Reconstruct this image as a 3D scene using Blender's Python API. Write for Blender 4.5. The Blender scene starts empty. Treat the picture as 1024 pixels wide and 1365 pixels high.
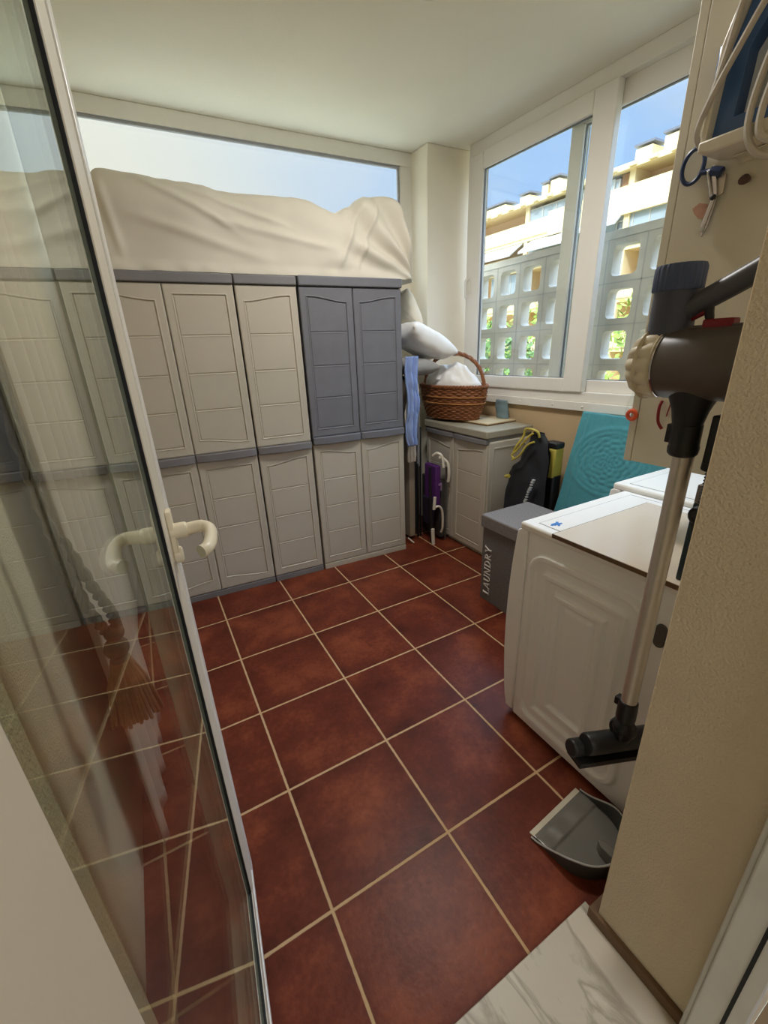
import bpy, bmesh, math, random
from math import sin, cos, pi, radians, atan2, hypot
from mathutils import Vector, Matrix, noise
random.seed(7)
SC = bpy.context.scene
COL = SC.collection

# ------------------------------------------------------------------ camera
F_PX = 561.75
cam_d = bpy.data.cameras.new('camera')
cam = bpy.data.objects.new('camera', cam_d); COL.objects.link(cam)
cam_d.sensor_fit = 'VERTICAL'; cam_d.sensor_height = 24.0
cam_d.lens = F_PX * 24.0 / 1365.0
cam_d.clip_start = 0.01; cam_d.clip_end = 500
RX = Vector((0.87053782, -0.4907524, -0.03641396))
RY = Vector((-0.20578926, -0.29583152, -0.93281))
RZ = Vector((0.44700635, 0.81953999, -0.3585241))
m = Matrix.Identity(4)
for i in range(3):
    m[i][0] = RX[i]; m[i][1] = -RY[i]; m[i][2] = -RZ[i]
m.translation = Vector((-0.17156585, -2.3035919, 1.45131892))
cam.matrix_world = m
SC.camera = cam

# ------------------------------------------------------------------ render look
SC.view_settings.view_transform = 'Standard'
SC.view_settings.look = 'None'
SC.view_settings.gamma = 1.0
SC.view_settings.use_curve_mapping = False
SC.view_settings.exposure = 1.2
cy = SC.cycles
cy.use_denoising = True
cy.max_bounces = 10; cy.diffuse_bounces = 6; cy.glossy_bounces = 5
cy.transparent_max_bounces = 24; cy.transmission_bounces = 4
cy.caustics_reflective = False; cy.caustics_refractive = False
cy.sample_clamp_indirect = 6.0

# ------------------------------------------------------------------ sky
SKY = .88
world = bpy.data.worlds.new('sky'); SC.world = world; world.use_nodes = True
nt = world.node_tree; N = nt.nodes; L = nt.links; N.clear()
def nd(tree, typ, **kw):
    n = tree.nodes.new(typ)
    for k, v in kw.items(): setattr(n, k, v)
    return n
out = nd(nt, 'ShaderNodeOutputWorld'); bg = nd(nt, 'ShaderNodeBackground')
tc = nd(nt, 'ShaderNodeTexCoord')
mp = nd(nt, 'ShaderNodeMapping'); mp.inputs['Scale'].default_value = (1.6, 1.6, 4.0)
cl = nd(nt, 'ShaderNodeTexNoise'); cl.inputs['Scale'].default_value = 1.7; cl.inputs['Detail'].default_value = 5; cl.inputs['Roughness'].default_value = .55
L.new(tc.outputs['Generated'], mp.inputs['Vector']); L.new(mp.outputs['Vector'], cl.inputs['Vector'])
cr = nd(nt, 'ShaderNodeValToRGB'); cr.color_ramp.elements[0].position = .42; cr.color_ramp.elements[1].position = .72
L.new(cl.outputs['Fac'], cr.inputs['Fac'])
mixc = nd(nt, 'ShaderNodeMix', data_type='RGBA')
mixc.inputs['A'].default_value = (.215, .335, .535, 1); mixc.inputs['B'].default_value = (.35, .40, .49, 1)
L.new(cr.outputs['Color'], mixc.inputs['Factor'])
# bright hazy part of the sky, beyond the back window
dt = nd(nt, 'ShaderNodeVectorMath', operation='DOT_PRODUCT')
dt.inputs[1].default_value = Vector((-.42, .9, .12)).normalized()
L.new(tc.outputs['Generated'], dt.inputs[0])
rp = nd(nt, 'ShaderNodeValToRGB')
rp.color_ramp.elements[0].position = .35; rp.color_ramp.elements[0].color = (0, 0, 0, 1)
rp.color_ramp.elements[1].position = .86; rp.color_ramp.elements[1].color = (1, 1, 1, 1)
L.new(dt.outputs['Value'], rp.inputs['Fac'])
mix2 = nd(nt, 'ShaderNodeMix', data_type='RGBA'); mix2.inputs['B'].default_value = (.40, .425, .44, 1)
L.new(rp.outputs['Color'], mix2.inputs['Factor']); L.new(mixc.outputs['Result'], mix2.inputs['A'])
rp3 = nd(nt, 'ShaderNodeValToRGB')
rp3.color_ramp.elements[0].position = .70; rp3.color_ramp.elements[0].color = (0, 0, 0, 1)
rp3.color_ramp.elements[1].position = .96; rp3.color_ramp.elements[1].color = (1, 1, 1, 1)
L.new(dt.outputs['Value'], rp3.inputs['Fac'])
mix3 = nd(nt, 'ShaderNodeMix', data_type='RGBA'); mix3.inputs['B'].default_value = (.48, .465, .405, 1)
L.new(rp3.outputs['Color'], mix3.inputs['Factor']); L.new(mix2.outputs['Result'], mix3.inputs['A'])
L.new(mix3.outputs['Result'], bg.inputs['Color'])
# unseen overhead sky, brightened far above the rest to light the balcony
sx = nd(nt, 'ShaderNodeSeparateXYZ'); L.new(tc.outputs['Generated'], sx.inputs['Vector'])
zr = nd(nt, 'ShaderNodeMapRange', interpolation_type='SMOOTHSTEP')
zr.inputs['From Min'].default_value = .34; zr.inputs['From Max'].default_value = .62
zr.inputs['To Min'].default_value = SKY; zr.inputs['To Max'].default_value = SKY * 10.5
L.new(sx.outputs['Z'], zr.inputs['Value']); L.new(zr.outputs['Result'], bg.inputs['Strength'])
L.new(bg.outputs['Background'], out.inputs['Surface'])

# ------------------------------------------------------------------ sun and an added fill lamp in the room behind
sd = bpy.data.lights.new('sun', 'SUN'); sd.energy = 1.5; sd.angle = radians(.6); sd.color = (1.0, .93, .80)
so = bpy.data.objects.new('sun', sd); COL.objects.link(so)
so.rotation_euler = Vector((.62, .30, -.72)).to_track_quat('-Z', 'Y').to_euler()
ld = bpy.data.lights.new('room_fill', 'AREA'); ld.shape = 'DISK'; ld.size = .5; ld.energy = 7; ld.color = (1.0, .92, .80)  # added fill light for the jamb and foreground, source out of view
lo = bpy.data.objects.new('room_fill', ld); COL.objects.link(lo); lo.location = (.2, -3.6, 2.42)

bd_ = bpy.data.lights.new('balcony_lamp', 'AREA'); bd_.shape = 'DISK'; bd_.size = .34; bd_.energy = 9.5; bd_.color = (1.0, .965, .92)
bo_ = bpy.data.objects.new('balcony_lamp', bd_); COL.objects.link(bo_); bo_.location = (1.0, -.68, 2.66)

# ------------------------------------------------------------------ materials
def lin(c): return tuple(((x / 255) / 12.92 if x / 255 <= .04045 else ((x / 255 + .055) / 1.055) ** 2.4) for x in c) + (1,)
MATS = {}
def mat(name, rgb, rough=.6, metal=0, var=.06, vscale=12, bump=0, bscale=200, bdist=.002, spec=.4, sheen=0, detail=4):
    """procedural principled material: noise-varied colour, optional noise bump (object coordinates)"""
    if name in MATS: return MATS[name]
    M = bpy.data.materials.new(name); M.use_nodes = True; t = M.node_tree; t.nodes.clear()
    o = nd(t, 'ShaderNodeOutputMaterial'); b = nd(t, 'ShaderNodeBsdfPrincipled'); t.links.new(b.outputs['BSDF'], o.inputs['Surface'])
    tcx = nd(t, 'ShaderNodeTexCoord')
    n1 = nd(t, 'ShaderNodeTexNoise'); n1.inputs['Scale'].default_value = vscale; n1.inputs['Detail'].default_value = detail
    t.links.new(tcx.outputs['Object'], n1.inputs['Vector'])
    mx = nd(t, 'ShaderNodeMix', data_type='RGBA')
    c = lin(rgb); mx.inputs['A'].default_value = tuple(max(0, x * (1 - var * 2)) for x in c[:3]) + (1,)
    mx.inputs['B'].default_value = tuple(min(1, x * (1 + var * 2)) for x in c[:3]) + (1,)
    t.links.new(n1.outputs['Fac'], mx.inputs['Factor']); t.links.new(mx.outputs['Result'], b.inputs['Base Color'])
    b.inputs['Roughness'].default_value = rough; b.inputs['Metallic'].default_value = metal
    b.inputs['Specular IOR Level'].default_value = spec
    if sheen: b.inputs['Sheen Weight'].default_value = sheen
    if bump:
        n2 = nd(t, 'ShaderNodeTexNoise'); n2.inputs['Scale'].default_value = bscale; n2.inputs['Detail'].default_value = 3
        t.links.new(tcx.outputs['Object'], n2.inputs['Vector'])
        bp = nd(t, 'ShaderNodeBump'); bp.inputs['Strength'].default_value = bump; bp.inputs['Distance'].default_value = bdist
        t.links.new(n2.outputs['Fac'], bp.inputs['Height']); t.links.new(bp.outputs['Normal'], b.inputs['Normal'])
    MATS[name] = M; return M

def glass_mat(name, tint, ior=1.5):
    M = bpy.data.materials.new(name); M.use_nodes = True; t = M.node_tree; t.nodes.clear()
    o = nd(t, 'ShaderNodeOutputMaterial'); tr = nd(t, 'ShaderNodeBsdfTransparent'); tr.inputs['Color'].default_value = tint
    gl = nd(t, 'ShaderNodeBsdfGlossy'); gl.inputs['Roughness'].default_value = 0.0; gl.inputs['Color'].default_value = (.97, 1, .98, 1)
    fr = nd(t, 'ShaderNodeFresnel'); ge = nd(t, 'ShaderNodeNewGeometry'); mr = nd(t, 'ShaderNodeMapRange')
    mr.inputs['To Min'].default_value = ior; mr.inputs['To Max'].default_value = 1 / ior
    t.links.new(ge.outputs['Backfacing'], mr.inputs['Value']); t.links.new(mr.outputs['Result'], fr.inputs['IOR'])
    mx = nd(t, 'ShaderNodeMixShader'); t.links.new(fr.outputs['Fac'], mx.inputs['Fac'])
    t.links.new(tr.outputs['BSDF'], mx.inputs[1]); t.links.new(gl.outputs['BSDF'], mx.inputs[2])
    t.links.new(mx.outputs['Shader'], o.inputs['Surface'])
    return M
GLASS = glass_mat('window_glass', (.96, .98, .97, 1))
DGLASS = glass_mat('door_glass', (.90, .94, .90, 1))

def floor_mat():
    M = bpy.data.materials.new('terracotta_tiles'); M.use_nodes = True; t = M.node_tree; t.nodes.clear(); K = t.links
    o = nd(t, 'ShaderNodeOutputMaterial'); b = nd(t, 'ShaderNodeBsdfPrincipled'); K.new(b.outputs['BSDF'], o.inputs['Surface'])
    tcx = nd(t, 'ShaderNodeTexCoord'); sp = nd(t, 'ShaderNodeSeparateXYZ')
    # a little wobble of the joints
    wob = nd(t, 'ShaderNodeTexNoise'); wob.inputs['Scale'].default_value = 40; K.new(tcx.outputs['Object'], wob.inputs['Vector'])
    K.new(tcx.outputs['Object'], sp.inputs['Vector'])
    def math(op, a, bb=None):
        n = nd(t, 'ShaderNodeMath', operation=op)
        for i, v in enumerate((a, bb)):
            if v is None: continue
            if isinstance(v, (int, float)): n.inputs[i].default_value = v
            else: K.new(v, n.inputs[i])
        return n.outputs[0]
    ds = []; ids = []
    for ax in 'XY':
        q = math('DIVIDE', sp.outputs[ax], .4)
        ids.append(math('FLOOR', q))
        fr = math('SUBTRACT', q, math('ROUND', q))
        ds.append(math('MULTIPLY', math('ABSOLUTE', fr), .4))
    dmin = math('MINIMUM', ds[0], ds[1])
    dw = math('ADD', dmin, math('MULTIPLY', math('SUBTRACT', wob.outputs['Fac'], .5), .003))
    gf = nd(t, 'ShaderNodeMapRange'); gf.inputs['From Min'].default_value = .0030; gf.inputs['From Max'].default_value = .0052
    K.new(dw, gf.inputs['Value'])          # 0 in the joint, 1 on the tile
    cb = nd(t, 'ShaderNodeCombineXYZ'); K.new(ids[0], cb.inputs[0]); K.new(ids[1], cb.inputs[1])
    wn = nd(t, 'ShaderNodeTexWhiteNoise'); K.new(cb.outputs[0], wn.inputs['Vector'])
    off = nd(t, 'ShaderNodeVectorMath', operation='MULTIPLY_ADD'); off.inputs[1].default_value = (3, 3, 3)
    K.new(wn.outputs['Color'], off.inputs[0]); K.new(tcx.outputs['Object'], off.inputs[2])
    n1 = nd(t, 'ShaderNodeTexNoise'); n1.inputs['Scale'].default_value = 5; n1.inputs['Detail'].default_value = 6; n1.inputs['Roughness'].default_value = .6
    K.new(off.outputs[0], n1.inputs['Vector'])
    n2 = nd(t, 'ShaderNodeTexNoise'); n2.inputs['Scale'].default_value = 60; n2.inputs['Detail'].default_value = 5; K.new(off.outputs[0], n2.inputs['Vector'])
    r = nd(t, 'ShaderNodeValToRGB'); e = r.color_ramp.elements
    e[0].position = .30; e[0].color = lin((72, 31, 21)); e[1].position = .72; e[1].color = lin((138, 72, 46))
    e2 = e.new(.5); e2.color = lin((102, 46, 31))
    mixn = math('ADD', math('MULTIPLY', n1.outputs['Fac'], .78), math('MULTIPLY', n2.outputs['Fac'], .22))
    # glaze burnt a little darker along each tile's rim
    rim = nd(t, 'ShaderNodeMapRange'); rim.inputs['From Min'].default_value = .0; rim.inputs['From Max'].default_value = .09
    rim.inputs['To Min'].default_value = -.05; rim.inputs['To Max'].default_value = 0.03; K.new(dmin, rim.inputs['Value'])
    K.new(math('ADD', mixn, rim.outputs['Result']), r.inputs['Fac'])
    mx = nd(t, 'ShaderNodeMix', data_type='RGBA'); mx.inputs['A'].default_value = lin((196, 164, 124))
    K.new(gf.outputs['Result'], mx.inputs['Factor']); K.new(r.outputs['Color'], mx.inputs['B'])
    K.new(mx.outputs['Result'], b.inputs['Base Color'])
    ro = nd(t, 'ShaderNodeMapRange'); ro.inputs['To Min'].default_value = .9; ro.inputs['To Max'].default_value = .36
    K.new(gf.outputs['Result'], ro.inputs['Value']); K.new(ro.outputs['Result'], b.inputs['Roughness'])
    bp = nd(t, 'ShaderNodeBump'); bp.inputs['Strength'].default_value = .35; bp.inputs['Distance'].default_value = .003
    K.new(math('ADD', gf.outputs['Result'], math('MULTIPLY', n2.outputs['Fac'], .5)), bp.inputs['Height'])
    K.new(bp.outputs['Normal'], b.inputs['Normal'])
    b.inputs['Specular IOR Level'].default_value = .16
    return M

def marble_mat():
    M = bpy.data.materials.new('grey_marble'); M.use_nodes = True; t = M.node_tree; t.nodes.clear(); K = t.links
    o = nd(t, 'ShaderNodeOutputMaterial'); b = nd(t, 'ShaderNodeBsdfPrincipled'); K.new(b.outputs['BSDF'], o.inputs['Surface'])
    tcx = nd(t, 'ShaderNodeTexCoord'); mpp = nd(t, 'ShaderNodeMapping'); mpp.inputs['Rotation'].default_value = (0, 0, .5); mpp.inputs['Scale'].default_value = (6, 1.6, 1)
    K.new(tcx.outputs['Object'], mpp.inputs['Vector'])
    n = nd(t, 'ShaderNodeTexNoise'); n.inputs['Scale'].default_value = 1.3; n.inputs['Detail'].default_value = 6; n.inputs['Distortion'].default_value = 1.2
    K.new(mpp.outputs['Vector'], n.inputs['Vector'])
    r = nd(t, 'ShaderNodeValToRGB'); e = r.color_ramp.elements
    e[0].position = .30; e[0].color = lin((205, 196, 178)); e[1].position = .75; e[1].color = lin((196, 186, 168))
    for p, c in ((.44, (204, 196, 180)), (.49, (164, 154, 138)), (.54, (196, 188, 172))): q = e.new(p); q.color = lin(c)
    K.new(n.outputs['Fac'], r.inputs['Fac']); K.new(r.outputs['Color'], b.inputs['Base Color']); b.inputs['Roughness'].default_value = .35
    return M

# ------------------------------------------------------------------ mesh helpers
class MB:
    def __init__(s): s.v = []; s.f = []
    def add(s, vs, fs, mtx=None):
        o = len(s.v)
        s.v += [tuple(mtx @ Vector(p)) for p in vs] if mtx else [tuple(p) for p in vs]
        s.f += [tuple(i + o for i in f) for f in fs]; return s
    def box(s, x0, x1, y0, y1, z0, z1, mtx=None):
        return s.add([(x0, y0, z0), (x1, y0, z0), (x1, y1, z0), (x0, y1, z0), (x0, y0, z1), (x1, y0, z1), (x1, y1, z1), (x0, y1, z1)],
                     [(0, 3, 2, 1), (4, 5, 6, 7), (0, 1, 5, 4), (1, 2, 6, 5), (2, 3, 7, 6), (3, 0, 4, 7)], mtx)
    def prism(s, poly, axis, a, b, mtx=None):
        n = len(poly)
        def P(p, h):
            return {'x': (h, p[0], p[1]), 'y': (p[0], h, p[1]), 'z': (p[0], p[1], h)}[axis]
        vs = [P(p, a) for p in poly] + [P(p, b) for p in poly]
        fs = [tuple(range(n))[::-1], tuple(range(n, 2 * n))] + [(i, (i + 1) % n, n + (i + 1) % n, n + i) for i in range(n)]
        return s.add(vs, fs, mtx)
    def tube(s, path, r, n=10, closed=False, cap=True, flat=1.0):
        path = [Vector(p) for p in path]; m_ = len(path); R = r if isinstance(r, (list, tuple)) else [r] * m_
        vs = []; fs = []; up = None
        for i, p in enumerate(path):
            a = path[(i - 1) % m_] if (closed or i > 0) else path[i]; b = path[(i + 1) % m_] if (closed or i < m_ - 1) else path[i]
            t = (b - a); t = t.normalized() if t.length > 1e-9 else Vector((0, 0, 1))
            if up is None:
                up = Vector((0, 0, 1)) if abs(t.z) < .9 else Vector((1, 0, 0))
            x = (up - t * up.dot(t)); x = x.normalized() if x.length > 1e-6 else t.orthogonal().normalized()
            y = t.cross(x); up = x
            for k in range(n):
                g = 2 * pi * k / n; vs.append(p + (x * cos(g) + y * sin(g) * flat) * R[i])
        for i in range(m_ if closed else m_ - 1):
            j = (i + 1) % m_
            for k in range(n): fs.append((i * n + k, i * n + (k + 1) % n, j * n + (k + 1) % n, j * n + k))
        if cap and not closed: fs += [tuple(range(n))[::-1], tuple(range((m_ - 1) * n, m_ * n))]
        return s.add(vs, fs)
    def lathe(s, prof, n=32, mtx=None, rfun=None, capends=True):
        """prof: (radius, height) pairs around local z"""
        vs = []; fs = []; k = len(prof)
        for i, (r, z) in enumerate(prof):
            for j in range(n):
                a = 2 * pi * j / n; q = r * (rfun(i / (k - 1), a) if rfun else 1); vs.append((q * cos(a), q * sin(a), z))
        for i in range(k - 1):
            for j in range(n): fs.append((i * n + j, i * n + (j + 1) % n, (i + 1) * n + (j + 1) % n, (i + 1) * n + j))
        if capends: fs += [tuple(range(n))[::-1], tuple(range((k - 1) * n, k * n))]
        return s.add(vs, fs, mtx)
    def grid(s, fn, us, vs_, mtx=None, wrap=False):
        nu = len(us); nv = len(vs_); vv = [fn(u, v) for v in vs_ for u in us]; fs = []
        for j in range(nv - 1):
            for i in range(nu if wrap else nu - 1):
                i2 = (i + 1) % nu; fs.append((j * nu + i, j * nu + i2, (j + 1) * nu + i2, (j + 1) * nu + i))
        return s.add(vv, fs, mtx)
    def ball(s, c, r, n=14, sq=(1, 1, 1)):
        prof = []
        vs = []; fs = []
        for i in range(n + 1):
            th = pi * i / n
            for j in range(2 * n):
                a = pi * j / n; vs.append((c[0] + r * sq[0] * sin(th) * cos(a), c[1] + r * sq[1] * sin(th) * sin(a), c[2] + r * sq[2] * cos(th)))
        for i in range(n):
            for j in range(2 * n): fs.append((i * 2 * n + j, (i + 1) * 2 * n + j, (i + 1) * 2 * n + (j + 1) % (2 * n), i * 2 * n + (j + 1) % (2 * n)))
        return s.add(vs, fs)
def rng(a, b, n): return [a + (b - a) * i / (n - 1) for i in range(n)]
def sstep(a, b, x):
    t = max(0, min(1, (x - a) / (b - a))) if a != b else (1 if x > a else 0); return t * t * (3 - 2 * t)
def nz(x, y, z, sc=1.0): return noise.noise(Vector((x * sc, y * sc, z * sc)))
def interp(tab, x):
    if x <= tab[0][0]: return tab[0][1]
    for (a, p), (b, q) in zip(tab, tab[1:]):
        if x <= b: return p + (q - p) * sstep(a, b, x)
    return tab[-1][1]
def spline(pts, n=8, closed=False):
    P = [Vector(p) for p in pts]; o = []; m_ = len(P)
    for i in range(m_ if closed else m_ - 1):
        p0 = P[(i - 1) % m_] if (closed or i > 0) else P[0]; p1 = P[i]; p2 = P[(i + 1) % m_]; p3 = P[(i + 2) % m_] if (closed or i < m_ - 2) else P[-1]
        for k in range(n):
            t = k / n; o.append(.5 * ((2 * p1) + (p2 - p0) * t + (2 * p0 - 5 * p1 + 4 * p2 - p3) * t * t + (3 * p1 - p0 - 3 * p2 + p3) * t ** 3))
    if not closed: o.append(P[-1])
    return o

def obj(name, mb, material, parent=None, bevel=0, seg=2, smooth=40, label=None, solid=0, sub=0):
    me = bpy.data.meshes.new(name); me.from_pydata(mb.v, [], mb.f); me.validate(); me.update()
    bm = bmesh.new(); bm.from_mesh(me)
    if sub != 'nomerge': bmesh.ops.remove_doubles(bm, verts=bm.verts, dist=1e-6)
    bmesh.ops.recalc_face_normals(bm, faces=bm.faces); bm.to_mesh(me); bm.free()
    if smooth:
        me.shade_smooth(); me.set_sharp_from_angle(angle=radians(smooth))
    me.materials.append(material)
    o = bpy.data.objects.new(name, me); COL.objects.link(o)
    if parent: o.parent = parent
    if bevel:
        b = o.modifiers.new('bevel', 'BEVEL'); b.width = bevel; b.segments = seg; b.limit_method = 'ANGLE'; b.angle_limit = radians(35)
    if solid:
        b = o.modifiers.new('solid', 'SOLIDIFY'); b.thickness = solid; b.offset = 0
    if label: o['label'] = label
    return o
def tag(o, label, cat, group=None, kind=None):
    o['label'] = label; o['category'] = cat
    if group: o['group'] = group
    if kind: o['kind'] = kind
    return o
def thing(name, label, cat, loc=(0, 0, 0), rotz=0, group=None, kind=None):
    o = bpy.data.objects.new(name, None); COL.objects.link(o); o.location = loc; o.rotation_euler = (0, 0, rotz); o.empty_display_size = .05
    return tag(o, label, cat, group, kind)
def struct(name, mb, material, label, cat, **kw):
    return tag(obj(name, mb, material, **kw), label, cat, kind='structure')
def copy_thing(o):
    c = o.copy(); COL.objects.link(c)
    for ch in list(o.children):
        d = ch.copy(); COL.objects.link(d); d.parent = c
        for g in list(ch.children):
            e = g.copy(); COL.objects.link(e); e.parent = d
    return c

# ------------------------------------------------------------------ shared materials
M_WALL = mat('cream_paint', (236, 228, 210), .85, var=.035, vscale=5, bump=.25, bscale=160)
M_CEIL = mat('ceiling_paint', (226, 220, 204), .9, var=.03, vscale=3, bump=.3, bscale=120)
M_STUCCO = mat('stucco', (214, 199, 172), .9, var=.03, vscale=8, bump=.75, bscale=210, bdist=.004)
M_PVC = mat('white_pvc', (232, 228, 220), .35, var=.01, spec=.5)
M_ALU = mat('white_lacquered_aluminium', (226, 219, 204), .4, var=.015)
M_GASKET = mat('black_rubber', (18, 19, 20), .6)
M_BEIGE = mat('beige_plastic', (188, 181, 166), .55, var=.03, vscale=4, bump=.15, bscale=400, bdist=.0008)
M_GREY = mat('dark_grey_plastic', (112, 113, 120), .5, var=.08, vscale=9, bump=.15, bscale=400, bdist=.0008)
M_BODY = mat('cabinet_body_plastic', (176, 169, 154), .6)
M_SHEET = mat('cream_cotton', (208, 202, 188), .9, var=.03, vscale=6, bump=.25, bscale=260, bdist=.001, sheen=.15)
M_WHITE = mat('white_enamel', (244, 244, 242), .38, var=.012, vscale=3)
M_WHITE2 = mat('white_enamel_top', (240, 238, 232), .30, var=.01)
M_BLACK = mat('black_plastic', (32, 32, 33), .42)
M_DKGREY = mat('smoky_plastic', (92, 85, 80), .36, var=.15, vscale=18)
M_STEEL = mat('brushed_steel', (204, 196, 184), .38, metal=.72, var=.04, vscale=60)
M_CHROME = mat('chrome', (205, 205, 208), .12, metal=1)
M_RED = mat('dark_red_plastic', (128, 22, 34), .4)
M_NAVY = mat('navy_plastic', (72, 84, 116), .45)
M_WHITECLOTH = mat('white_cotton', (238, 236, 232), .95, var=.03, bump=.2, bscale=250, bdist=.001)

# ================================================================== SETTING
WX = lambda y: 2.205 + .05 * (.57 - y)          # inner face of the window side, x at a given y
BY = lambda x: .865 + .038 * (1.87 - x)         # inner face of the back side, y at a given x
CEIL = 2.76
# floor (object origin at the world origin so the tile joints fall where they do)
fb = MB().box(-.75, 2.9, -1.99, 1.3, -.15, 0)
FLOOR = struct('floor', fb, floor_mat(), 'dark red terracotta tiled floor with pale joints', 'floor', smooth=0)
struct('ceiling', MB().box(-1.2, 2.5, -2.28, .96, CEIL, CEIL + .3), M_CEIL, 'cream rough plastered ceiling above the balcony', 'ceiling', smooth=0)
struct('wall_left', MB().box(-.75, -.46, -1.955, 1.3, 0, CEIL), M_STUCCO, 'stuccoed left wall seen through the door glass', 'wall', smooth=0)
# back wall below the fixed window
wb = MB().prism([(-.75, BY(-.75)), (2.6, BY(2.6)), (2.6, 1.25), (-.75, 1.25)], 'z', 0, 1.995)
struct('wall_back', wb, M_WALL, 'cream back wall under the wide fixed window', 'wall', smooth=0)
# column in the corner
cb_ = MB().prism([(1.885, .645), (2.2, .645 - .012), (2.29, .63), (2.29, .90), (1.875, .90), (1.875, .87)], 'z', 0, CEIL)
struct('wall_corner', cb_, M_WALL, 'cream corner pillar between the two windows', 'wall', bevel=.006)
# wall on the window side, under the sliding window
wr = MB().prism([(WX(.64), .64), (WX(-1.985) , -1.985), (2.9, -1.985), (2.9, .64)], 'z', 0, 1.055)
struct('wall_right', wr, mat('tan_paint', (204, 178, 140), .85, var=.04, vscale=5, bump=.3, bscale=150), 'tan wall under the sliding window', 'wall', smooth=0)
# near wall with the doorway; its right reveal is the stuccoed jamb
nw = MB().box(.6, 3.0, -2.275, -1.982, 0, CEIL).box(-.9, -.30, -2.275, -1.955, 0, CEIL).box(-.30, .6, -2.275, -1.982, 2.32, CEIL)
struct('wall_near', nw, M_STUCCO, 'rough stuccoed door jamb at the right of the doorway', 'wall', smooth=0, bevel=.003, seg=1)
struct('trim_1', MB().box(-.34, .612, -2.6, -1.94, -.15, .012), marble_mat(), 'grey veined marble threshold in the doorway', 'threshold', bevel=.002)
bs = MB().prism([(.588, -2.2), (.6, -2.2), (.6, -1.982), (.91, -1.982), (.91, -1.962), (.588, -1.962)], 'z', .0125, .048)
struct('baseboard_near', bs, mat('brown_tile', (104, 78, 52), .5, var=.12, vscale=25), 'thin brown tile skirting at the foot of the jamb', 'skirting', bevel=.002)

# the room behind the camera (for light and reflections)
rm = MB().box(-1.4, -1.3, -5.4, -2.275, 0, 2.6).box(2.4, 2.5, -5.4, -2.275, 0, 2.6).box(-1.4, 2.5, -5.5, -5.4, 0, .7).box(-1.4, 2.5, -5.5, -5.4, 2.2, 2.6).box(-1.4, -.7, -5.5, -5.4, .7, 2.2).box(1.7, 2.5, -5.5, -5.4, .7, 2.2)
struct('wall_room', rm, mat('room_paint', (214, 204, 188), .85), 'plain walls of the room behind the doorway', 'wall', smooth=0)
struct('ceiling_room', MB().box(-1.4, 2.5, -5.5, -2.275, 2.5, 2.65), M_CEIL, 'plain ceiling of the room behind the doorway', 'ceiling', smooth=0)
struct('floor_room', MB().box(-1.4, 2.5, -5.5, -2.6, -.15, 0.012).box(.612, 2.5, -2.6, -2.2755, -.15, .012).box(-1.4, -.34, -2.6, -2.2755, -.15, .012), mat('room_floor', (150, 128, 104), .4), 'plain floor of the room behind the doorway', 'floor', smooth=0)

cl_l = thing('ceiling_lamp', 'round flat ceiling lamp in the middle of the balcony ceiling', 'lamp', (1.0, -.68, CEIL), kind='structure')
obj('base', MB().lathe([(.19, 0), (.19, -.03), (.18, -.09), (.178, -.09), (.178, -.03)], 40, capends=False), M_PVC, cl_l)
obj('diffuser', MB().lathe([(.0, -.080), (.178, -.080), (.178, -.076), (.0, -.076)], 40, capends=False), mat('opal_glass', (235, 230, 220), .4), cl_l)
rl_ = thing('ceiling_lamp', 'added round fill lamp in the unseen room behind the doorway', 'lamp', (.2, -3.6, 2.5), kind='structure')
obj('base', MB().lathe([(.26, 0), (.26, -.06), (.25, -.07), (.25, -.06), (.0, -.06)], 40, capends=False), M_PVC, rl_)  # unseen fixture added to go with the room's fill light
# ---------- fixed window in the back wall
w1 = thing('window_1', 'wide fixed window with a white frame above the cabinets', 'window', (1.87, BY(1.87), 0), atan2(-.038, 1), kind='structure')
xl, xr = -2.2, .012      # local x
zb, zt = 1.995, CEIL
fr = MB()
fr.box(xl, xr, -.03, .02, zt - .085, zt).box(xl, xr, -.03, .02, zb, zb + .062).box(xr - .10, xr, -.03, .02, zb + .062, zt - .085).box(xl, xl + .08, -.03, .02, zb + .062, zt - .085)
obj('frame', fr, M_PVC, w1, bevel=.006)
bd = MB()
bd.box(xl + .08, xr - .10, -.022, .0, zt - .1, zt - .085).box(xl + .08, xr - .10, -.022, 0, zb + .062, zb + .075).box(xr - .115, xr - .1, -.022, 0, zb + .075, zt - .1)
obj('glazing_bead', bd, mat('grey_bead', (150, 150, 154), .4), w1, bevel=.003)
obj('pane', MB().box(xl + .08, xr - .1, .012, .018, zb + .062, zt - .085), GLASS, w1, smooth=0)

# ---------- sliding window on the right: local u runs along the wall towards the viewer, local y goes outwards
w2 = thing('window_2', 'white sliding window looking out on the pierced block screen', 'window', (WX(.57), .57, 0), 0, kind='structure')
w2.rotation_euler = (0, 0, atan2(-1, .05))     # local +x along the wall towards -y ; local +y = outwards (+x)
U1 = 2.53
of = MB()
of.box(0, U1, -.01, .09, 2.685, CEIL).box(0, U1, -.012, .09, 1.10, 1.16).box(0, U1, -.03, .09, 1.045, 1.10).box(0, .02, -.01, .09, 1.16, 2.685).box(U1 - .05, U1, -.01, .09, 1.16, 2.685)
obj('outer_frame', of, M_PVC, w2, bevel=.004)
scb = MB()
for u in (.35, .62, .9, 1.12): scb.lathe([(0.0075, 0), (.0075, .003), (.003, .006)], 10, Matrix.Translation((u, -.03, 1.072)) @ Matrix.Rotation(pi / 2, 4, 'X'))
obj('screw_cap', scb, M_PVC, w2)
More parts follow.
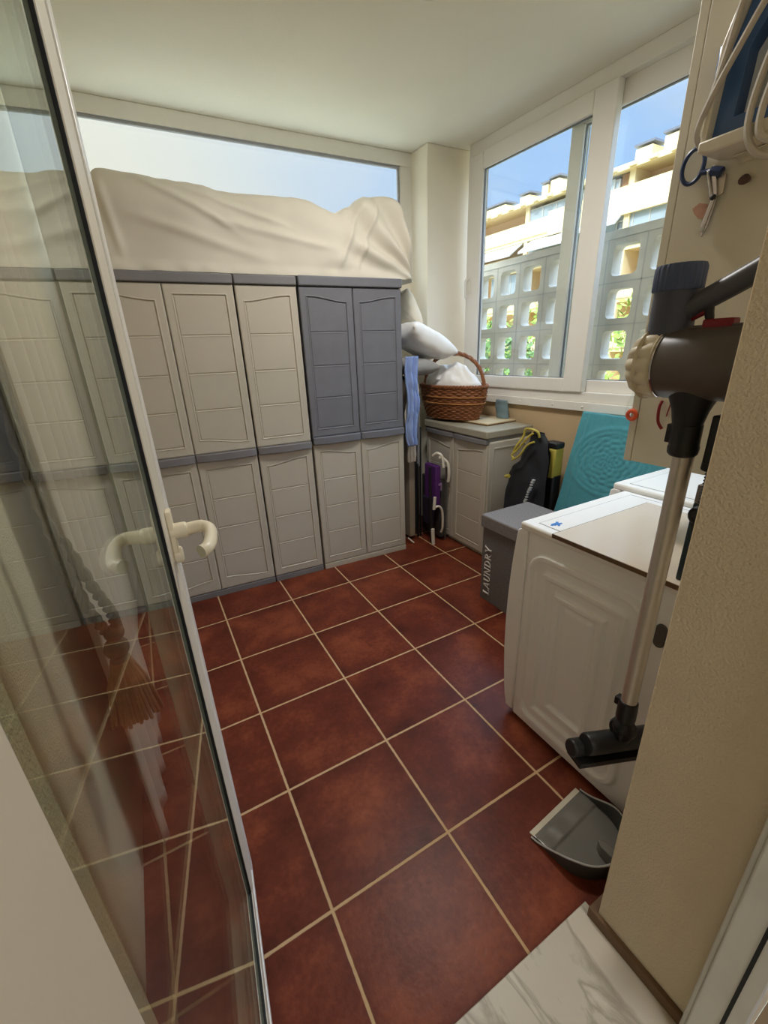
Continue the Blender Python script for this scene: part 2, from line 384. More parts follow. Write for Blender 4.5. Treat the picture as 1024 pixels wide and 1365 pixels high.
def sash(u0, u1, y0, y1, zb_, zt_, st, sr_b, sr_t, nm):
    s = MB().box(u0, u0 + st, y0, y1, zb_, zt_).box(u1 - st, u1, y0, y1, zb_, zt_).box(u0 + st, u1 - st, y0, y1, zb_, zb_ + sr_b).box(u0 + st, u1 - st, y0, y1, zt_ - sr_t, zt_)
    o = obj(nm, s, M_PVC, w2, bevel=.005)
    e = .0045; ym = (y0 + y1) / 2; g = MB().box(u0 + st, u0 + st + e, ym - .008, ym + .006, zb_ + sr_b, zt_ - sr_t).box(u1 - st - e, u1 - st, ym - .008, ym + .006, zb_ + sr_b, zt_ - sr_t)
    g.box(u0 + st, u1 - st, ym - .008, ym + .006, zt_ - sr_t - e, zt_ - sr_t).box(u0 + st, u1 - st, ym - .008, ym + .006, zb_ + sr_b, zb_ + sr_b + e)
    obj('gasket', g, mat('grey_gasket', (112, 114, 118), .6), o)
    obj('pane', MB().box(u0 + st, u1 - st, (y0 + y1) / 2 - .003, (y0 + y1) / 2 + .003, zb_ + sr_b, zt_ - sr_t), GLASS, o, smooth=0)
    return o
s1 = sash(.02, 1.093, -.028, .022, 1.16, 2.682, .133, .08, .10, 'sash')
s2 = sash(.795, U1 - .05, .030, .078, 1.16, 2.682, .082, .07, .105, 'sash')
hd = MB().box(.045, .075, -.036, -.026, 1.83, 1.94)
hd.tube(spline([(.06, -.036, 1.925), (.06, -.06, 1.925), (.06, -.072, 1.905), (.06, -.072, 1.85), (.06, -.066, 1.795)], 5), [.009] * 20 + [.007], 8)
obj('handle', hd, M_PVC, w2, bevel=.002)

# ---------- glazed door leaf, swung open to the left
th = radians(5.7)
# local x = from hinge to lock side along the leaf, local y = to the left (away from the doorway), face at y=0
dl = thing('door_1', 'glazed white aluminium door leaf opened at the left', 'door', (-.253, -2.197, 0), pi / 2 - th, kind='structure')
LW = .823; ZB, ZT = .022, 2.26
ST = .125
d_ = MB().box(0, .08, 0, .06, ZB, ZT).box(LW - ST, LW, 0.0, .06, ZB, ZT).box(.08, LW - ST, 0, .06, ZB, ZB + .085).box(.08, LW - ST, 0, .06, ZT - .085, ZT)
obj('leaf_frame', d_, M_ALU, dl, bevel=.003)
lp = MB().box(LW - .034, LW + .004, -.0035, .055, ZB, ZT).box(.0, LW - .034, -.0035, .055, ZB, ZB + .026)
obj('rebate_lip', lp, mat('window_lit_aluminium', (232, 230, 226), .3), dl, bevel=.003)  # lip paler than the leaf: window light put into its colour
gx0, gx1, gz0, gz1 = .08, LW - ST, ZB + .085, ZT - .085
gk = MB().box(gx1 - .004, gx1, .002, .0075, gz0, gz1).box(gx0, gx1 - .004, .002, .0075, gz0, gz0 + .004).box(gx0, gx1, .002, .0075, gz1 - .004, gz1)
spc = MB().box(gx1 - .020, gx1, .0125, .030, gz0, gz1).box(gx0, gx1 - .02, .0125, .030, gz0, gz0 + .02).box(gx0, gx1, .0125, .030, gz1 - .02, gz1)
spc.box(gx1 - .024, gx1 - .02, .022, .030, gz0 + .02, gz1 - .02)
obj('spacer_bar', spc, mat('spacer_aluminium', (176, 172, 158), .45, var=.15, vscale=200), dl, smooth=0)
obj('gasket', gk, M_GASKET, dl)
obj('pane', MB().box(gx0, gx1, .0075, .0122, gz0, gz1), DGLASS, dl, smooth=0)
# lever handle
HX, HZ = LW - .058, 1.135
M_HAND = mat('cream_handle', (236, 226, 200), .3, var=.02)
ro_ = MB().lathe([(.017, 0), (.017, .012), (.014, .016)], 20, Matrix.Translation((HX, 0, HZ - .05)) @ Matrix.Rotation(pi / 2, 4, 'X'))
ro_.box(HX - .014, HX + .014, -.010, 0, HZ - .06, HZ + .045).lathe([(.016, 0), (.016, .03), (.013, .034)], 20, Matrix.Translation((HX, 0, HZ)) @ Matrix.Rotation(pi / 2, 4, 'X'))
hh = obj('handle', ro_, M_HAND, dl, bevel=.004)
lv = MB().tube(spline([(HX, -.030, HZ), (HX, -.052, HZ + .002), (HX - .004, -.066, HZ + .001), (HX - .022, -.074, HZ - .002), (HX - .06, -.073, HZ - .004), (HX - .095, -.066, HZ - .006), (HX - .108, -.054, HZ - .007)], 6), [.0125] * 10 + [.0115] * 14 + [.0120] * 13, 14)
obj('lever', lv, M_HAND, hh)

# door frame round the opening, inner side
df = MB()
df.box(.565, .605, -2.275, -2.205, .012, 2.32).box(.575, .605, -2.205, -2.195, .012, 2.32)
df.box(-.305, -.268, -2.275, -2.2, .012, 2.32).box(-.268, .565, -2.275, -2.2, 2.28, 2.32)
dfr = struct('trim_2', df, mat('grey_white_aluminium', (214, 214, 208), .4), 'white aluminium door frame at the near side of the jamb', 'door frame', bevel=.003)
obj('groove', MB().box(.5635, .566, -2.252, -2.246, .012, 2.28), M_GASKET, dfr)

# ================================================================== OUTSIDE
struct('ground_outside', MB().box(-60, 120, -80, 120, -7.2, -7), mat('ground', (150, 140, 110), .9, var=.1, vscale=.3), 'ground between the buildings', 'ground', smooth=0)
# pierced block screen
def block_screen():
    P = .246; b = MB(); X0, X1 = 2.60, 2.69
    zc = [1.92 - P * k for k in range(0, 5)]; yc = [.292 + P * k for k in range(-9, 8)]
    hw, hh_, rc = .083, .086, .028
    def ring(y, z):
        pts = []
        for cx, cz, a0 in ((hw - rc, hh_ - rc, 0), (-(hw - rc), hh_ - rc, pi / 2), (-(hw - rc), -(hh_ - rc), pi), (hw - rc, -(hh_ - rc), 3 * pi / 2)):
            for k in range(5): a = a0 + pi / 2 * k / 4; pts.append((y + cx + rc * cos(a), z + cz + rc * sin(a)))
        return pts
    H = P / 2
    for z in zc:
        for y in yc:
            inn = ring(y, z); n = len(inn); o_ = []
            for (py, pz) in inn:
                dy, dz = py - y, pz - z; s_ = H / max(abs(dy), abs(dz)); o_.append((y + dy * s_, z + dz * s_))
            for i in range(5):    # square the outer ring at its corners
                pass
            for k in (2, 7, 12, 17):
                sy = 1 if inn[k][0] > y else -1; sz = 1 if inn[k][1] > z else -1; o_[k] = (y + sy * H, z + sz * H)
            vs = [(X0, *p) for p in o_] + [(X0, *p) for p in inn] + [(X1, *p) for p in inn] + [(X1, *p) for p in o_]
            fs = []
            for i in range(n):
                j = (i + 1) % n
                fs += [(i, j, n + j, n + i), (n + i, n + j, 2 * n + j, 2 * n + i), (2 * n + i, 2 * n + j, 3 * n + j, 3 * n + i)]
            b.add(vs, fs)
            # recessed mortar line is read from the small chamfer between blocks
    y0, y1 = yc[0] - H, yc[-1] + H; zt_ = zc[0] + H; zb_ = zc[-1] - H
    b.box(X0 - .006, X1 + .006, y0, y1, zt_, zt_ + .045)
    b.box(X0 - .006, X1 + .006, y0, y1, zb_ - .9, zb_)
    g = MB()
    for k in range(len(yc) + 1): g.box(X0 - .0012, X0 + .001, yc[0] - H + P * k - .004, yc[0] - H + P * k + .004, zb_, zt_)
    for k in range(len(zc) + 1): g.box(X0 - .0012, X0 + .001, y0, y1, zb_ + P * k - .004, zb_ + P * k + .004)
    return b, g
bb, gg = block_screen()
scr = struct('wall_outer', bb, mat('grey_white_concrete', (194, 188, 176), .9, var=.12, vscale=6, bump=.3, bscale=60, bdist=.004), 'pierced concrete block screen outside the sliding window', 'wall', smooth=0)
obj('mortar_joint', gg, mat('mortar', (176, 172, 166), .9), scr, smooth=0)
struct('floor_outer', MB().box(2.2, 2.75, -2.6, 2.3, -.15, .05), mat('concrete_ledge', (160, 156, 148), .9), 'concrete ledge behind the block screen', 'ledge', smooth=0)

# apartment block across the street
M_FAC = mat('cream_facade', (222, 200, 152), .85, var=.03, vscale=.4)
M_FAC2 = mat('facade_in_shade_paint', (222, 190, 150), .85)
M_PANE = mat('loggia_glazing', (150, 160, 164), .15, var=.1, vscale=.6)
M_AWN = mat('awning_cloth', (176, 172, 162), .8)
M_CHCAP = mat('chimney_cap', (96, 100, 112), .6)
bl = thing('apartment_block', 'cream apartment block with balconies across the street', 'building', (24.4, 0, 0), 0)
bl.rotation_euler = (0, 0, 0)
SH = lambda y: -.05 * (y - 11.4)         # facade recedes like the window wall
def fbox(mb, x0, x1, y0, y1, z0, z1):
    s0, s1_ = SH(y0), SH(y1)
    return mb.add([(x0 + s0, y0, z0), (x1 + s0, y0, z0), (x1 + s1_, y1, z0), (x0 + s1_, y1, z0), (x0 + s0, y0, z1), (x1 + s0, y0, z1), (x1 + s1_, y1, z1), (x0 + s1_, y1, z1)],
                  [(0, 3, 2, 1), (4, 5, 6, 7), (0, 1, 5, 4), (1, 2, 6, 5), (2, 3, 7, 6), (3, 0, 4, 7)])
YA, YB = -12, 48
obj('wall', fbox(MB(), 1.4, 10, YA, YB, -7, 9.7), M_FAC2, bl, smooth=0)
obj('roof', fbox(fbox(MB(), -.25, 10, YA, YB, 9.66, 9.92), .6, 10, YA, YB, 9.92, 10.15), M_FAC, bl, smooth=0)
eb = obj('eave_bracket', MB().box(-.42, -.26, 0, .35, 9.70, 9.86), M_FAC, bl, smooth=0); eb.location = (SH(8.17), 8, 0)
for k in range(1, 34):
    e2 = eb.copy(); COL.objects.link(e2); e2.location = (SH(8.17 + k), 8 + k, 0)
lev = [(7.85, 8.78), (6.15, 7.0), (3.6, 4.5), (1.0, 1.9), (-1.6, -.7), (-4.2, -3.3)]
for za, zb_ in lev: obj('parapet', fbox(fbox(MB(), 0, .25, YA, YB, za, zb_), 0, 1.4, YA, YB, za - .12, za + .1), M_FAC, bl, smooth=0)
obj('parapet', fbox(MB(), -.12, .05, 8.2, 19.3, 7.7, 8.98), M_FAC, bl, smooth=0)
# party walls between balconies
pw = MB()
for y in (-5, 1.5, 8, 14.35, 21.05, 27.6, 34, 41): fbox(pw, .02, 1.5, y - .15, y + .15, -7, 9.7)
obj('party_wall', pw, M_FAC, bl, smooth=0)
def glazing(y0, y1, z0, z1, n, x=.12):
    o = obj('window', fbox(MB(), x, x + .05, y0, y1, z0, z1), M_PANE, bl, smooth=0)
    f_ = MB()
    for k in range(n + 1): fbox(f_, x - .03, x + .06, y0 + (y1 - y0) * k / n - .03, y0 + (y1 - y0) * k / n + .03, z0, z1)
    fbox(f_, x - .03, x + .06, y0, y1, z1 - .06, z1); fbox(f_, x - .03, x + .06, y0, y1, z0, z0 + .06)
    obj('window_frame', f_, M_AWN, o, smooth=0)
glazing(15.05, 20.9, 8.78, 9.45, 6); glazing(12.3, 14.9, 7.05, 7.75, 3); glazing(15.3, 18.0, 8.98, 9.5, 3, .06)
glazing(8.3, 12.0, 8.78, 9.6, 4); glazing(14.5, 20.8, 7.0, 7.5, 6); glazing(28, 33, 8.78, 9.6, 5); glazing(21.3, 24, 4.5, 6, 3); glazing(14.6, 18, 4.5, 6, 4)
glazing(2, 7.5, 7.0, 7.7, 5); glazing(2, 7.5, 4.5, 6.0, 5)
obj('door', fbox(MB(), .2, .3, 14.4, 15.0, 8.78, 9.6), mat('brown_door', (150, 112, 80), .6), bl, smooth=0)
def awning(y0, y1, z1, drop=.75, outx=1.1):
    s0, s1_ = SH(y0), SH(y1); m_ = MB().add([(.1 + s0, y0, z1), (.1 + s1_, y1, z1), (-outx + s1_, y1, z1 - drop), (-outx + s0, y0, z1 - drop), (.1 + s0, y0, z1 - .06), (.1 + s1_, y1, z1 - .06), (-outx + s1_, y1, z1 - drop - .12), (-outx + s0, y0, z1 - drop - .12)],
        [(0, 1, 2, 3), (7, 6, 5, 4), (0, 3, 7, 4), (1, 5, 6, 2), (3, 2, 6, 7), (0, 4, 5, 1)])
    obj('awning', m_, M_AWN, bl, smooth=0)
awning(14.6, 18.2, 7.85, .45, .5); awning(17.4, 20.6, 7.75); awning(21.3, 24.6, 7.75); awning(24.9, 28.0, 7.7); awning(8.4, 12.0, 5.9)
def chimney(y, w, z1):
    c = obj('chimney', fbox(MB(), .9, 1.9, y - w / 2, y + w / 2, 9.9, z1), M_FAC, bl, smooth=0)
    obj('chimney_cap', fbox(MB(), .85, 1.95, y - w / 2 - .10, y + w / 2 + .10, z1 + .12, z1 + .22), M_CHCAP, c, smooth=0)
for y, w, z1 in ((22.2, .75, 10.62), (20.6, .45, 10.78), (19.9, .6, 10.9), (14.5, .85, 10.75), (13.05, .9, 10.85), (28.3, .9, 10.9), (24.9, 2.0, 10.6)): chimney(y, w, z1)

# trees between the screen and the block
M_LEAF = mat('sunlit_leaves', (130, 146, 46), .7, var=.3, vscale=1.5)
M_LEAF2 = mat('dark_leaves', (92, 118, 50), .7, var=.3, vscale=1.5)
M_BARK = mat('bark', (110, 92, 70), .9)
def tree(x, y, top, r, m_, label):
    t = thing('tree', label, 'tree', (x, y, -7), 0, 'trees between the buildings'); rr = random.Random(int(x * 100 + y * 7))
    b = MB(); h = top + 7
    for k in range(2600):
        a = rr.uniform(0, 2 * pi); ph = math.acos(rr.uniform(-1, 1)); q = r * (.55 + .45 * rr.random() ** .5)
        c = Vector((q * sin(ph) * cos(a), q * sin(ph) * sin(a), h - r * 1.15 + q * cos(ph) * 1.15)); c += Vector((nz(*c, .9), nz(c.y, c.x, c.z, .9), 0)) * .4
        u = Vector((rr.uniform(-1, 1), rr.uniform(-1, 1), rr.uniform(-1, 1))).normalized() * rr.uniform(.07, .15); w = u.orthogonal().normalized() * u.length * .55
        i = len(b.v); b.v += [tuple(c - u), tuple(c + w), tuple(c + u), tuple(c - w)]; b.f.append((i, i + 1, i + 2, i + 3))
    obj('foliage', b, m_, t, smooth=0, sub='nomerge')
    obj('trunk', MB().tube([(0, 0, 0), (.1, 0, h * .4), (0, .1, h - r)], [.22, .17, .1], 10), M_BARK, t)
for x, y, top, r, mm, lb in ((10.5, 4.2, 2.5, 2.1, M_LEAF, 'yellow-green tree behind the right half of the block screen'), (13.5, 9.5, 3.0, 2.4, M_LEAF, 'yellow-green tree behind the middle of the block screen'), (10, 12.4, 2.6, 2.1, M_LEAF2, 'darker green tree low behind the left half of the block screen'),
                          (14.5, 15.8, 3.3, 2.6, M_LEAF, 'yellow-green tree far behind the left end of the block screen'), (9.5, 8.2, 2.2, 1.5, M_LEAF2, 'darker green tree nearest behind the middle of the block screen'), (14.5, 2.0, 2.4, 2.2, M_LEAF2, 'darker green tree hidden mostly by the hanging cabinet')):
    tree(x, y, top, r, mm, lb)

# ================================================================== TALL CABINETS
CA = math.atan(-.06)
def door_mesh(w, h, wave=None, wdir=1, grooves=3, bs=.042, bt=.05, inset=.006, nx=70, nzz=150, gdepth=.005):
    """front face of a moulded plastic door, local x 0..w, z 0..h, front towards -y"""
    pz0, pz1 = bt, h - bt; amp = .030
    def top(u):
        t = (u - bs) / (w - 2 * bs); t = t if wdir > 0 else 1 - t
        c = sstep(.0, .95, t); return amp * c
    def dep(u, v):
        zt_ = pz1 - (amp - top(u) if wave == 'top' else 0); zb_ = pz0 + (amp - top(u) if wave == 'bottom' else 0)
        d = min(u - bs, w - bs - u, v - zb_, zt_ - v)      # signed distance inside the panel
        e = inset * sstep(-.002, .003, d) - .0035 * sstep(.004, .007, d) + .0 
        # the ridge round the panel
        e -= .0022 * math.exp(-((d + .003) / .0022) ** 2)
        if d > .006:
            for k in range(1, grooves + 1):
                zz = pz0 + (pz1 - pz0) * k / (grooves + 1); q = v - zz
                e += gdepth * math.exp(-(q / .0026) ** 2) - .0016 * math.exp(-((q + .005) / .003) ** 2)
        ed = min(u, w - u, v, h - v); e += .004 * (1 - sstep(0, .005, ed))
        return e
    us = sorted(set(rng(0, w, nx) + [bs + k * .0015 for k in range(-4, 7)] + [w - bs - k * .0015 for k in range(-4, 7)] + [.002, .004, w - .002, w - .004]))
    vs = set(rng(0, h, nzz) + [.002, .004, h - .002, h - .004])
    for k in range(1, grooves + 1):
        zz = pz0 + (pz1 - pz0) * k / (grooves + 1); vs |= {zz + q * .0017 for q in range(-6, 6)}
    for zz in ([pz0] if wave != 'bottom' else [pz0 + amp * k / 14 for k in range(15)]) + ([pz1] if wave != 'top' else [pz1 - amp * k / 14 for k in range(15)]): vs |= {zz + q * .0016 for q in range(-4, 5)}
    vs = sorted(vs)
    b = MB().grid(lambda u, v: (u, dep(u, v), v), us, vs)
    b.box(0.0005, w - .0005, .0055, .022, .0005, h - .0005)
    return b
def grip_mesh(w, z0, z1, bow=.022):
    n = 18; pts = [(0, .02), (w, .02)] + [(w * (1 - k / n), -.012 - bow * sin(pi * (k / n)) ** .6) for k in range(n + 1)]
    return MB().prism(pts, 'z', z0, z1)
CAB_D = .40
def tall_cabinet(x0, w, doors, label, upper_m, lower_m, lid_m, grip_m, kick_m, split=.928, grip=(.885, .927), lidz=(1.808, 1.855), zlow=.042):
    c = thing('storage_cabinet', label, 'cabinet', (x0, .28 - .06 * (x0 - .38), 0), CA, 'tall plastic cabinets along the back wall')
    obj('body', MB().box(.004, w - .004, .024, CAB_D, .0, grip[0]), lower_m if kick_m is lower_m else M_BODY, c)
    obj('upper_body', MB().box(.004, w - .004, .024, CAB_D, grip[0], lidz[0]), M_BODY if upper_m is M_BEIGE else upper_m, c)
    lid = MB().prism([(0, -.012), (w, -.012), (w, CAB_D + .01), (0, CAB_D + .01)], 'z', lidz[0], lidz[1])
    obj('lid', lid, lid_m, c, bevel=.006)
    obj('plinth', MB().box(.002, w - .002, -.003, .05, 0, zlow - .004), kick_m, c, bevel=.002)
    n = len(doors); dw = w / n
    for k, (uw, ud, lw, ld_) in enumerate(doors):
        xa = k * dw + .0022; ww = dw - .0044
        for (z0, z1, wave, wd, mm, nm) in ((split, lidz[0] - .004, uw, ud, upper_m, 'door'), (zlow, grip[0] - .003, lw, ld_, lower_m, 'door')):
            o = obj(nm, door_mesh(ww, z1 - z0, wave, wd), mm, c, smooth=60); o.location = (xa, 0, z0)
            if upper_m is not lower_m: o['label'] = 'slate grey upper door' if mm is upper_m else 'beige lower door'
        g = obj('grip', grip_mesh(ww, grip[0], grip[1]), grip_m, c, bevel=.003); g.location = (xa, 0, 0)
    return c
M_LID = mat('lid_grey_plastic', (122, 120, 122), .55, var=.06, vscale=8)
tall_cabinet(-.314, .692, [('top', -1, 'bottom', -1), ('bottom', 1, 'bottom', 1)], 'tall beige two-door plastic cabinet next to the glass door', M_BEIGE, M_BEIGE, M_LID, M_LID, M_LID)
# the second door of that cabinet is hung upside down: wave at the bottom of both leaves
tall_cabinet(.382, .338, [('top', 1, 'top', 1)], 'narrow tall beige cabinet beside the slate grey one', M_BEIGE, M_BEIGE, M_LID, M_LID, M_LID)
tall_cabinet(.73, .66, [('top', -1, 'top', -1), ('top', 1, 'top', 1)], 'tall cabinet with slate grey upper doors and beige lower doors', M_GREY, M_BEIGE, M_GREY, M_GREY, M_BEIGE, split=.946, grip=(.90, .945), lidz=(1.808, 1.86))

# ---------- covered load on top of the cabinets
def covered():
    top = [(-.20, 2.18), (-.185, 2.275), (-.14, 2.30), (.25, 2.28), (.46, 2.262), (.82, 2.272), (1.03, 2.215), (1.12, 2.255), (1.25, 2.325), (1.42, 2.325), (1.475, 2.26), (1.53, 2.0), (1.545, 1.9)]
    base = 1.8605
    def ang(u, v):
        x = -.20 + 1.748 * u; yb = .28 - .06 * (x - .38)
        H = interp(top, x) - base
        ye = sstep(0, .02, u) * sstep(0, .05, 1 - u)
        yc = yb + .235; a = (.205 + .02 * nz(x * 2, 0, 3)) * (.55 + .45 * ye)
        thh = pi * v
        c, s_ = cos(thh), sin(thh)
        p = .45 if x < 1.1 else .62
        yy = yc - a * (abs(c) ** p) * (1 if c > 0 else -1); zz = base + H * (abs(s_) ** .55)
        # bulge and folds
        k = sin(pi * v)
        fr_ = sstep(.95, 1.2, x)
        fold = .012 * nz(x * 1.6 + zz * 1.2, zz * 5, 1) + .007 * nz(x * 6, zz * 9, 4)
        fold += .010 * sin(9 * (zz - 2.0) - x * 5 + 2 * nz(x * 2, zz * 2, 8)) * (1 - fr_) * sstep(0, .5, 1 - v)
        fan = atan2(zz - 1.83, 1.50 - x + .05)
        fold += fr_ * .016 * sin(fan * 17 + 2 * nz(x * 3, zz * 3, 2)) * (1 - sstep(.5, .8, v))
        fold *= 1.5
        for (ax, az, bx, bz, am, wd) in ((.0, 2.27, .45, 2.06, .014, .018), (.15, 2.25, .75, 2.10, .013, .016), (.3, 2.12, 1.0, 2.0, .012, .02), (-.05, 2.1, .6, 1.93, .011, .025), (1.2, 2.3, .98, 1.88, .016, .018), (1.3, 2.3, 1.1, 1.88, .014, .015), (-.15, 2.25, -.1, 1.9, .012, .02)):
            lx, lz = bx - ax, bz - az; ll = hypot(lx, lz); t_ = ((x - ax) * lx + (zz - az) * lz) / ll ** 2; dd = ((x - ax) * lz - (zz - az) * lx) / ll
            fold += am * math.exp(-(dd / wd) ** 2) * sstep(-.1, .25, t_) * sstep(1.1, .75, t_) * (1 - sstep(.45, .6, v))
        hf = abs(s_) ** .55; fold *= .25 + .75 * sstep(.0, .35, hf)
        yy -= fold if v < .55 else -fold
        # loose hem along the cabinet tops
        if v < .5: yy -= .012 * sstep(.14, 0, hf) * (1 + nz(x * 12, 0, 0))
        zz = max(zz, base) + (.006 * nz(x * 14, 3, 0) if v > .1 and v < .9 else 0)
        if v == 0 or v == 1: zz = base
        xx = x + .012 * nz(zz * 6, x * 3, 5) * k
        return (xx, yy, max(zz, base))
    us = rng(0, 1, 260); hv = [math.asin((k / 56) ** (1 / .55)) / pi for k in range(57)]; vs = hv + [1 - q for q in hv[-2::-1]]
    b = MB().grid(ang, us, vs)
    # close the two ends and the underside
    n = len(us); l = [j * n for j in range(len(vs))]; r = [j * n + n - 1 for j in range(len(vs))]
    b.f += [tuple(l), tuple(r[::-1]), tuple(list(range(n)) + list(range((len(vs) - 1) * n, len(vs) * n))[::-1])]
    return b
tag(obj('covered_bundle', covered(), M_SHEET, smooth=80), 'bulky load under a cream sheet on top of the tall cabinets', 'covered bundle')

# ================================================================== LOW CABINET UNDER THE WINDOW
lc = thing('low_cabinet', 'low beige plastic cabinet standing under the window', 'cabinet', (1.776, .50, 0), -pi / 2)
# local x runs towards the viewer (-y), local y runs to +x (depth)
W_, D_ = .71, .405
obj('body', MB().box(.004, W_ - .004, .024, D_, 0, .86), M_BODY, lc)
obj('lid', MB().box(-.008, W_ + .008, -.02, D_ + .005, .874, .925), mat('greige_lid', (160, 154, 136), .5, var=.04), lc, bevel=.008)
obj('rim', MB().box(0, W_, .0, D_, .858, .876), M_LID, lc)
for k in range(2):
    o = obj('door', door_mesh(W_ / 2 - .006, .80, 'top', -1 if k == 0 else 1), M_BEIGE, lc, smooth=60); o.location = (k * W_ / 2 + .003, 0, .03)
    g = obj('grip', grip_mesh(W_ / 2 - .006, .834, .866, .014), M_LID, lc, bevel=.003); g.location = (k * W_ / 2 + .003, 0, 0)
sp_ = obj('side_panel', door_mesh(D_ - .03, .83, None, 1, grooves=0, inset=.008, nzz=60), M_BEIGE, lc, smooth=60)
sp_.location = (W_ + .006, .015, .02); sp_.rotation_euler = (0, 0, pi / 2)

# cream board lying on it
bo = MB().box(-.265, .265, -.145, .145, 0, .018)
o = tag(obj('board', bo, mat('worn_cream_laminate', (214, 198, 164), .5, var=.05, vscale=7), bevel=.003), 'cream laminate board lying on the low cabinet under the basket', 'board'); o.location = (2.035, .215, .9255); o.rotation_euler = (0, 0, radians(93))
obj('raw_edge', MB().box(-.266, .266, -.1465, -.144, .002, .010).box(-.2665, -.2645, -.1455, .14, .001, .009).box(-.265, .265, .144, .1465, .002, .010), mat('chipboard', (120, 92, 60), .9), o)

# ---------- wicker basket with cloth
bk = thing('wicker_basket', 'brown wicker basket with a hoop handle on the low cabinet', 'basket', (1.915, .352, .944), radians(100)); bk.scale = (1.40, 1.10, 1.15)
M_WICK = mat('wicker', (134, 84, 50), .55, var=.22, vscale=30)
M_WICK2 = mat('pale_wicker', (176, 122, 72), .55, var=.15, vscale=30)
def ov(h): return (.168 + .042 * sin(pi / 2 * min(1, h / .2)), .112 + .038 * sin(pi / 2 * min(1, h / .2)))
def weave(z0, z1, rows):
    n = 200
    def fn(u, v):
        a = 2 * pi * u; h = z0 + (z1 - z0) * v; rx, ry = ov(h)
        q = v * rows; ph = 0 if int(q) % 2 == 0 else pi
        d = .0035 * abs(sin(pi * q)) ** .6 + .0045 * sin(22 * a + ph) * abs(sin(pi * q))
        return ((rx + d) * cos(a), (ry + d) * sin(a), h)
    return MB().grid(fn, [k / n for k in range(n)], rng(0, 1, rows * 5 + 1), wrap=True)
wv = weave(.0, .205, 17)
n = 200; wv.f.append(tuple(range(n))[::-1])
obj('woven_side', wv, M_WICK, bk, smooth=80)
bn = MB()
for h in (.105, .145):
    rx, ry = ov(h); bn.tube([((rx + .006) * cos(a), (ry + .006) * sin(a), h + .001 * sin(30 * a)) for a in rng(0, 2 * pi * 79 / 80, 80)], .0042, 6, closed=True)
obj('band', bn, M_WICK2, bk)
rimb = MB()
for s in range(3):
    rimb.tube([((ov(.205)[0] + .007 * cos(22 * a + s * 2.1)) * cos(a), (ov(.205)[1] + .007 * cos(22 * a + s * 2.1)) * sin(a), .206 + .008 * sin(22 * a + s * 2.1)) for a in rng(0, 2 * pi * 239 / 240, 240)], .0058, 6, closed=True)
obj('braided_rim', rimb, M_WICK, bk)
hnd = MB(); 
for s in range(3):
    pts = []
    for k in range(81):
        t = k / 80; a = pi * t; tw = t * 30 + s * 2.1
        pts.append((.212 * cos(a) ** 1 * (1 if True else 0), 0 + .007 * sin(tw), .16 + .245 * sin(a) ** .75 + .007 * cos(tw)))
    hnd.tube(pts, .0075, 7)
obj('hoop_handle', hnd, M_WICK, bk)
def heap(rx, ry, h, sd, k1=.02, nn=60, lob=()):
    def fn(u, v):
        a = 2 * pi * u; r = sin(pi / 2 * v); z = cos(pi / 2 * v) ** .8 * h
        x = rx * r * cos(a); y = ry * r * sin(a)
        for lx, ly, lh, ls in lob: z += lh * math.exp(-((x - lx) ** 2 + (y - ly) ** 2) / ls ** 2)
        z *= 1 - .0 * v; d = k1 * nz(x * 14, y * 14, sd) + k1 * .6 * nz(x * 30 + y * 10, y * 30, sd + 3)
        return (x, y, (z + d) * sstep(1, .8, v) + 0)
    return MB().grid(fn, [k / nn for k in range(nn)], rng(0.001, 1, 34), wrap=True)
hp = heap(.185, .13, .05, 2, .020, 90, ((.09, .0, .055, .10), (-.07, .01, .065, .09), (.02, -.02, .03, .12)))
hp.f.append(tuple(range(90)))
cl_ = tag(obj('cloth', hp, M_WHITECLOTH, smooth=80), 'white crumpled cloth filling the wicker basket', 'cloth'); cl_.location = (1.915, .352, 1.155); cl_.scale = (1.38, 1.08, 1.3); cl_.rotation_euler = (0, 0, radians(100))
# blue-grey cloth behind the basket, hanging at the sill
def slump(u, v):
    x = .11 * (u - .5); z = .13 * (1 - v); y = .02 * sin(pi * u) + .012 * nz(x * 20, z * 20, 5)
    return (x + .02 * (v - .5), -y, z)
bc = MB().grid(slump, rng(0, 1, 24), rng(0, 1, 24))
o = tag(obj('cloth', bc, mat('blue_grey_cloth', (116, 138, 146), .95, var=.08, bump=.3, bscale=200), solid=.02, smooth=80), 'blue-grey cloth tucked between the basket and the sill', 'cloth'); o.location = (2.165, .07, .944); o.rotation_euler = (radians(0), 0, radians(-88))

# ================================================================== THINGS STORED IN THE GAP
def pillow(w, d, h, sd, wr=.01):
    def half(sg):
        def fn(u, v):
            x = w * (u - .5); y = d * (v - .5); e = (1 - abs(2 * u - 1) ** 3.0) * (1 - abs(2 * v - 1) ** 3.0)
            pin = 1 - .10 * (1 - abs(2 * v - 1) ** 2) * abs(2 * u - 1) ** 4
            z = sg * h / 2 * max(0, e) ** .45
            z += wr * (nz(x * 9, y * 9, sd) + .6 * nz(x * 22 + y * 9, y * 22, sd + 4)) * (e > .001)
            return (x * pin, y * (1 - .10 * (1 - abs(2 * u - 1) ** 2) * abs(2 * v - 1) ** 4), z)
        return fn
    b = MB().grid(half(1), rng(0, 1, 50), rng(0, 1, 50)); b.grid(half(-1), rng(0, 1, 50), rng(0, 1, 50)); return b
M_CREAMP = mat('cream_pillowcase', (228, 220, 200), .95, var=.03, bump=.2, bscale=200)
M_GREYP = mat('grey_pillowcase', (160, 158, 154), .95, var=.03, bump=.2, bscale=200)
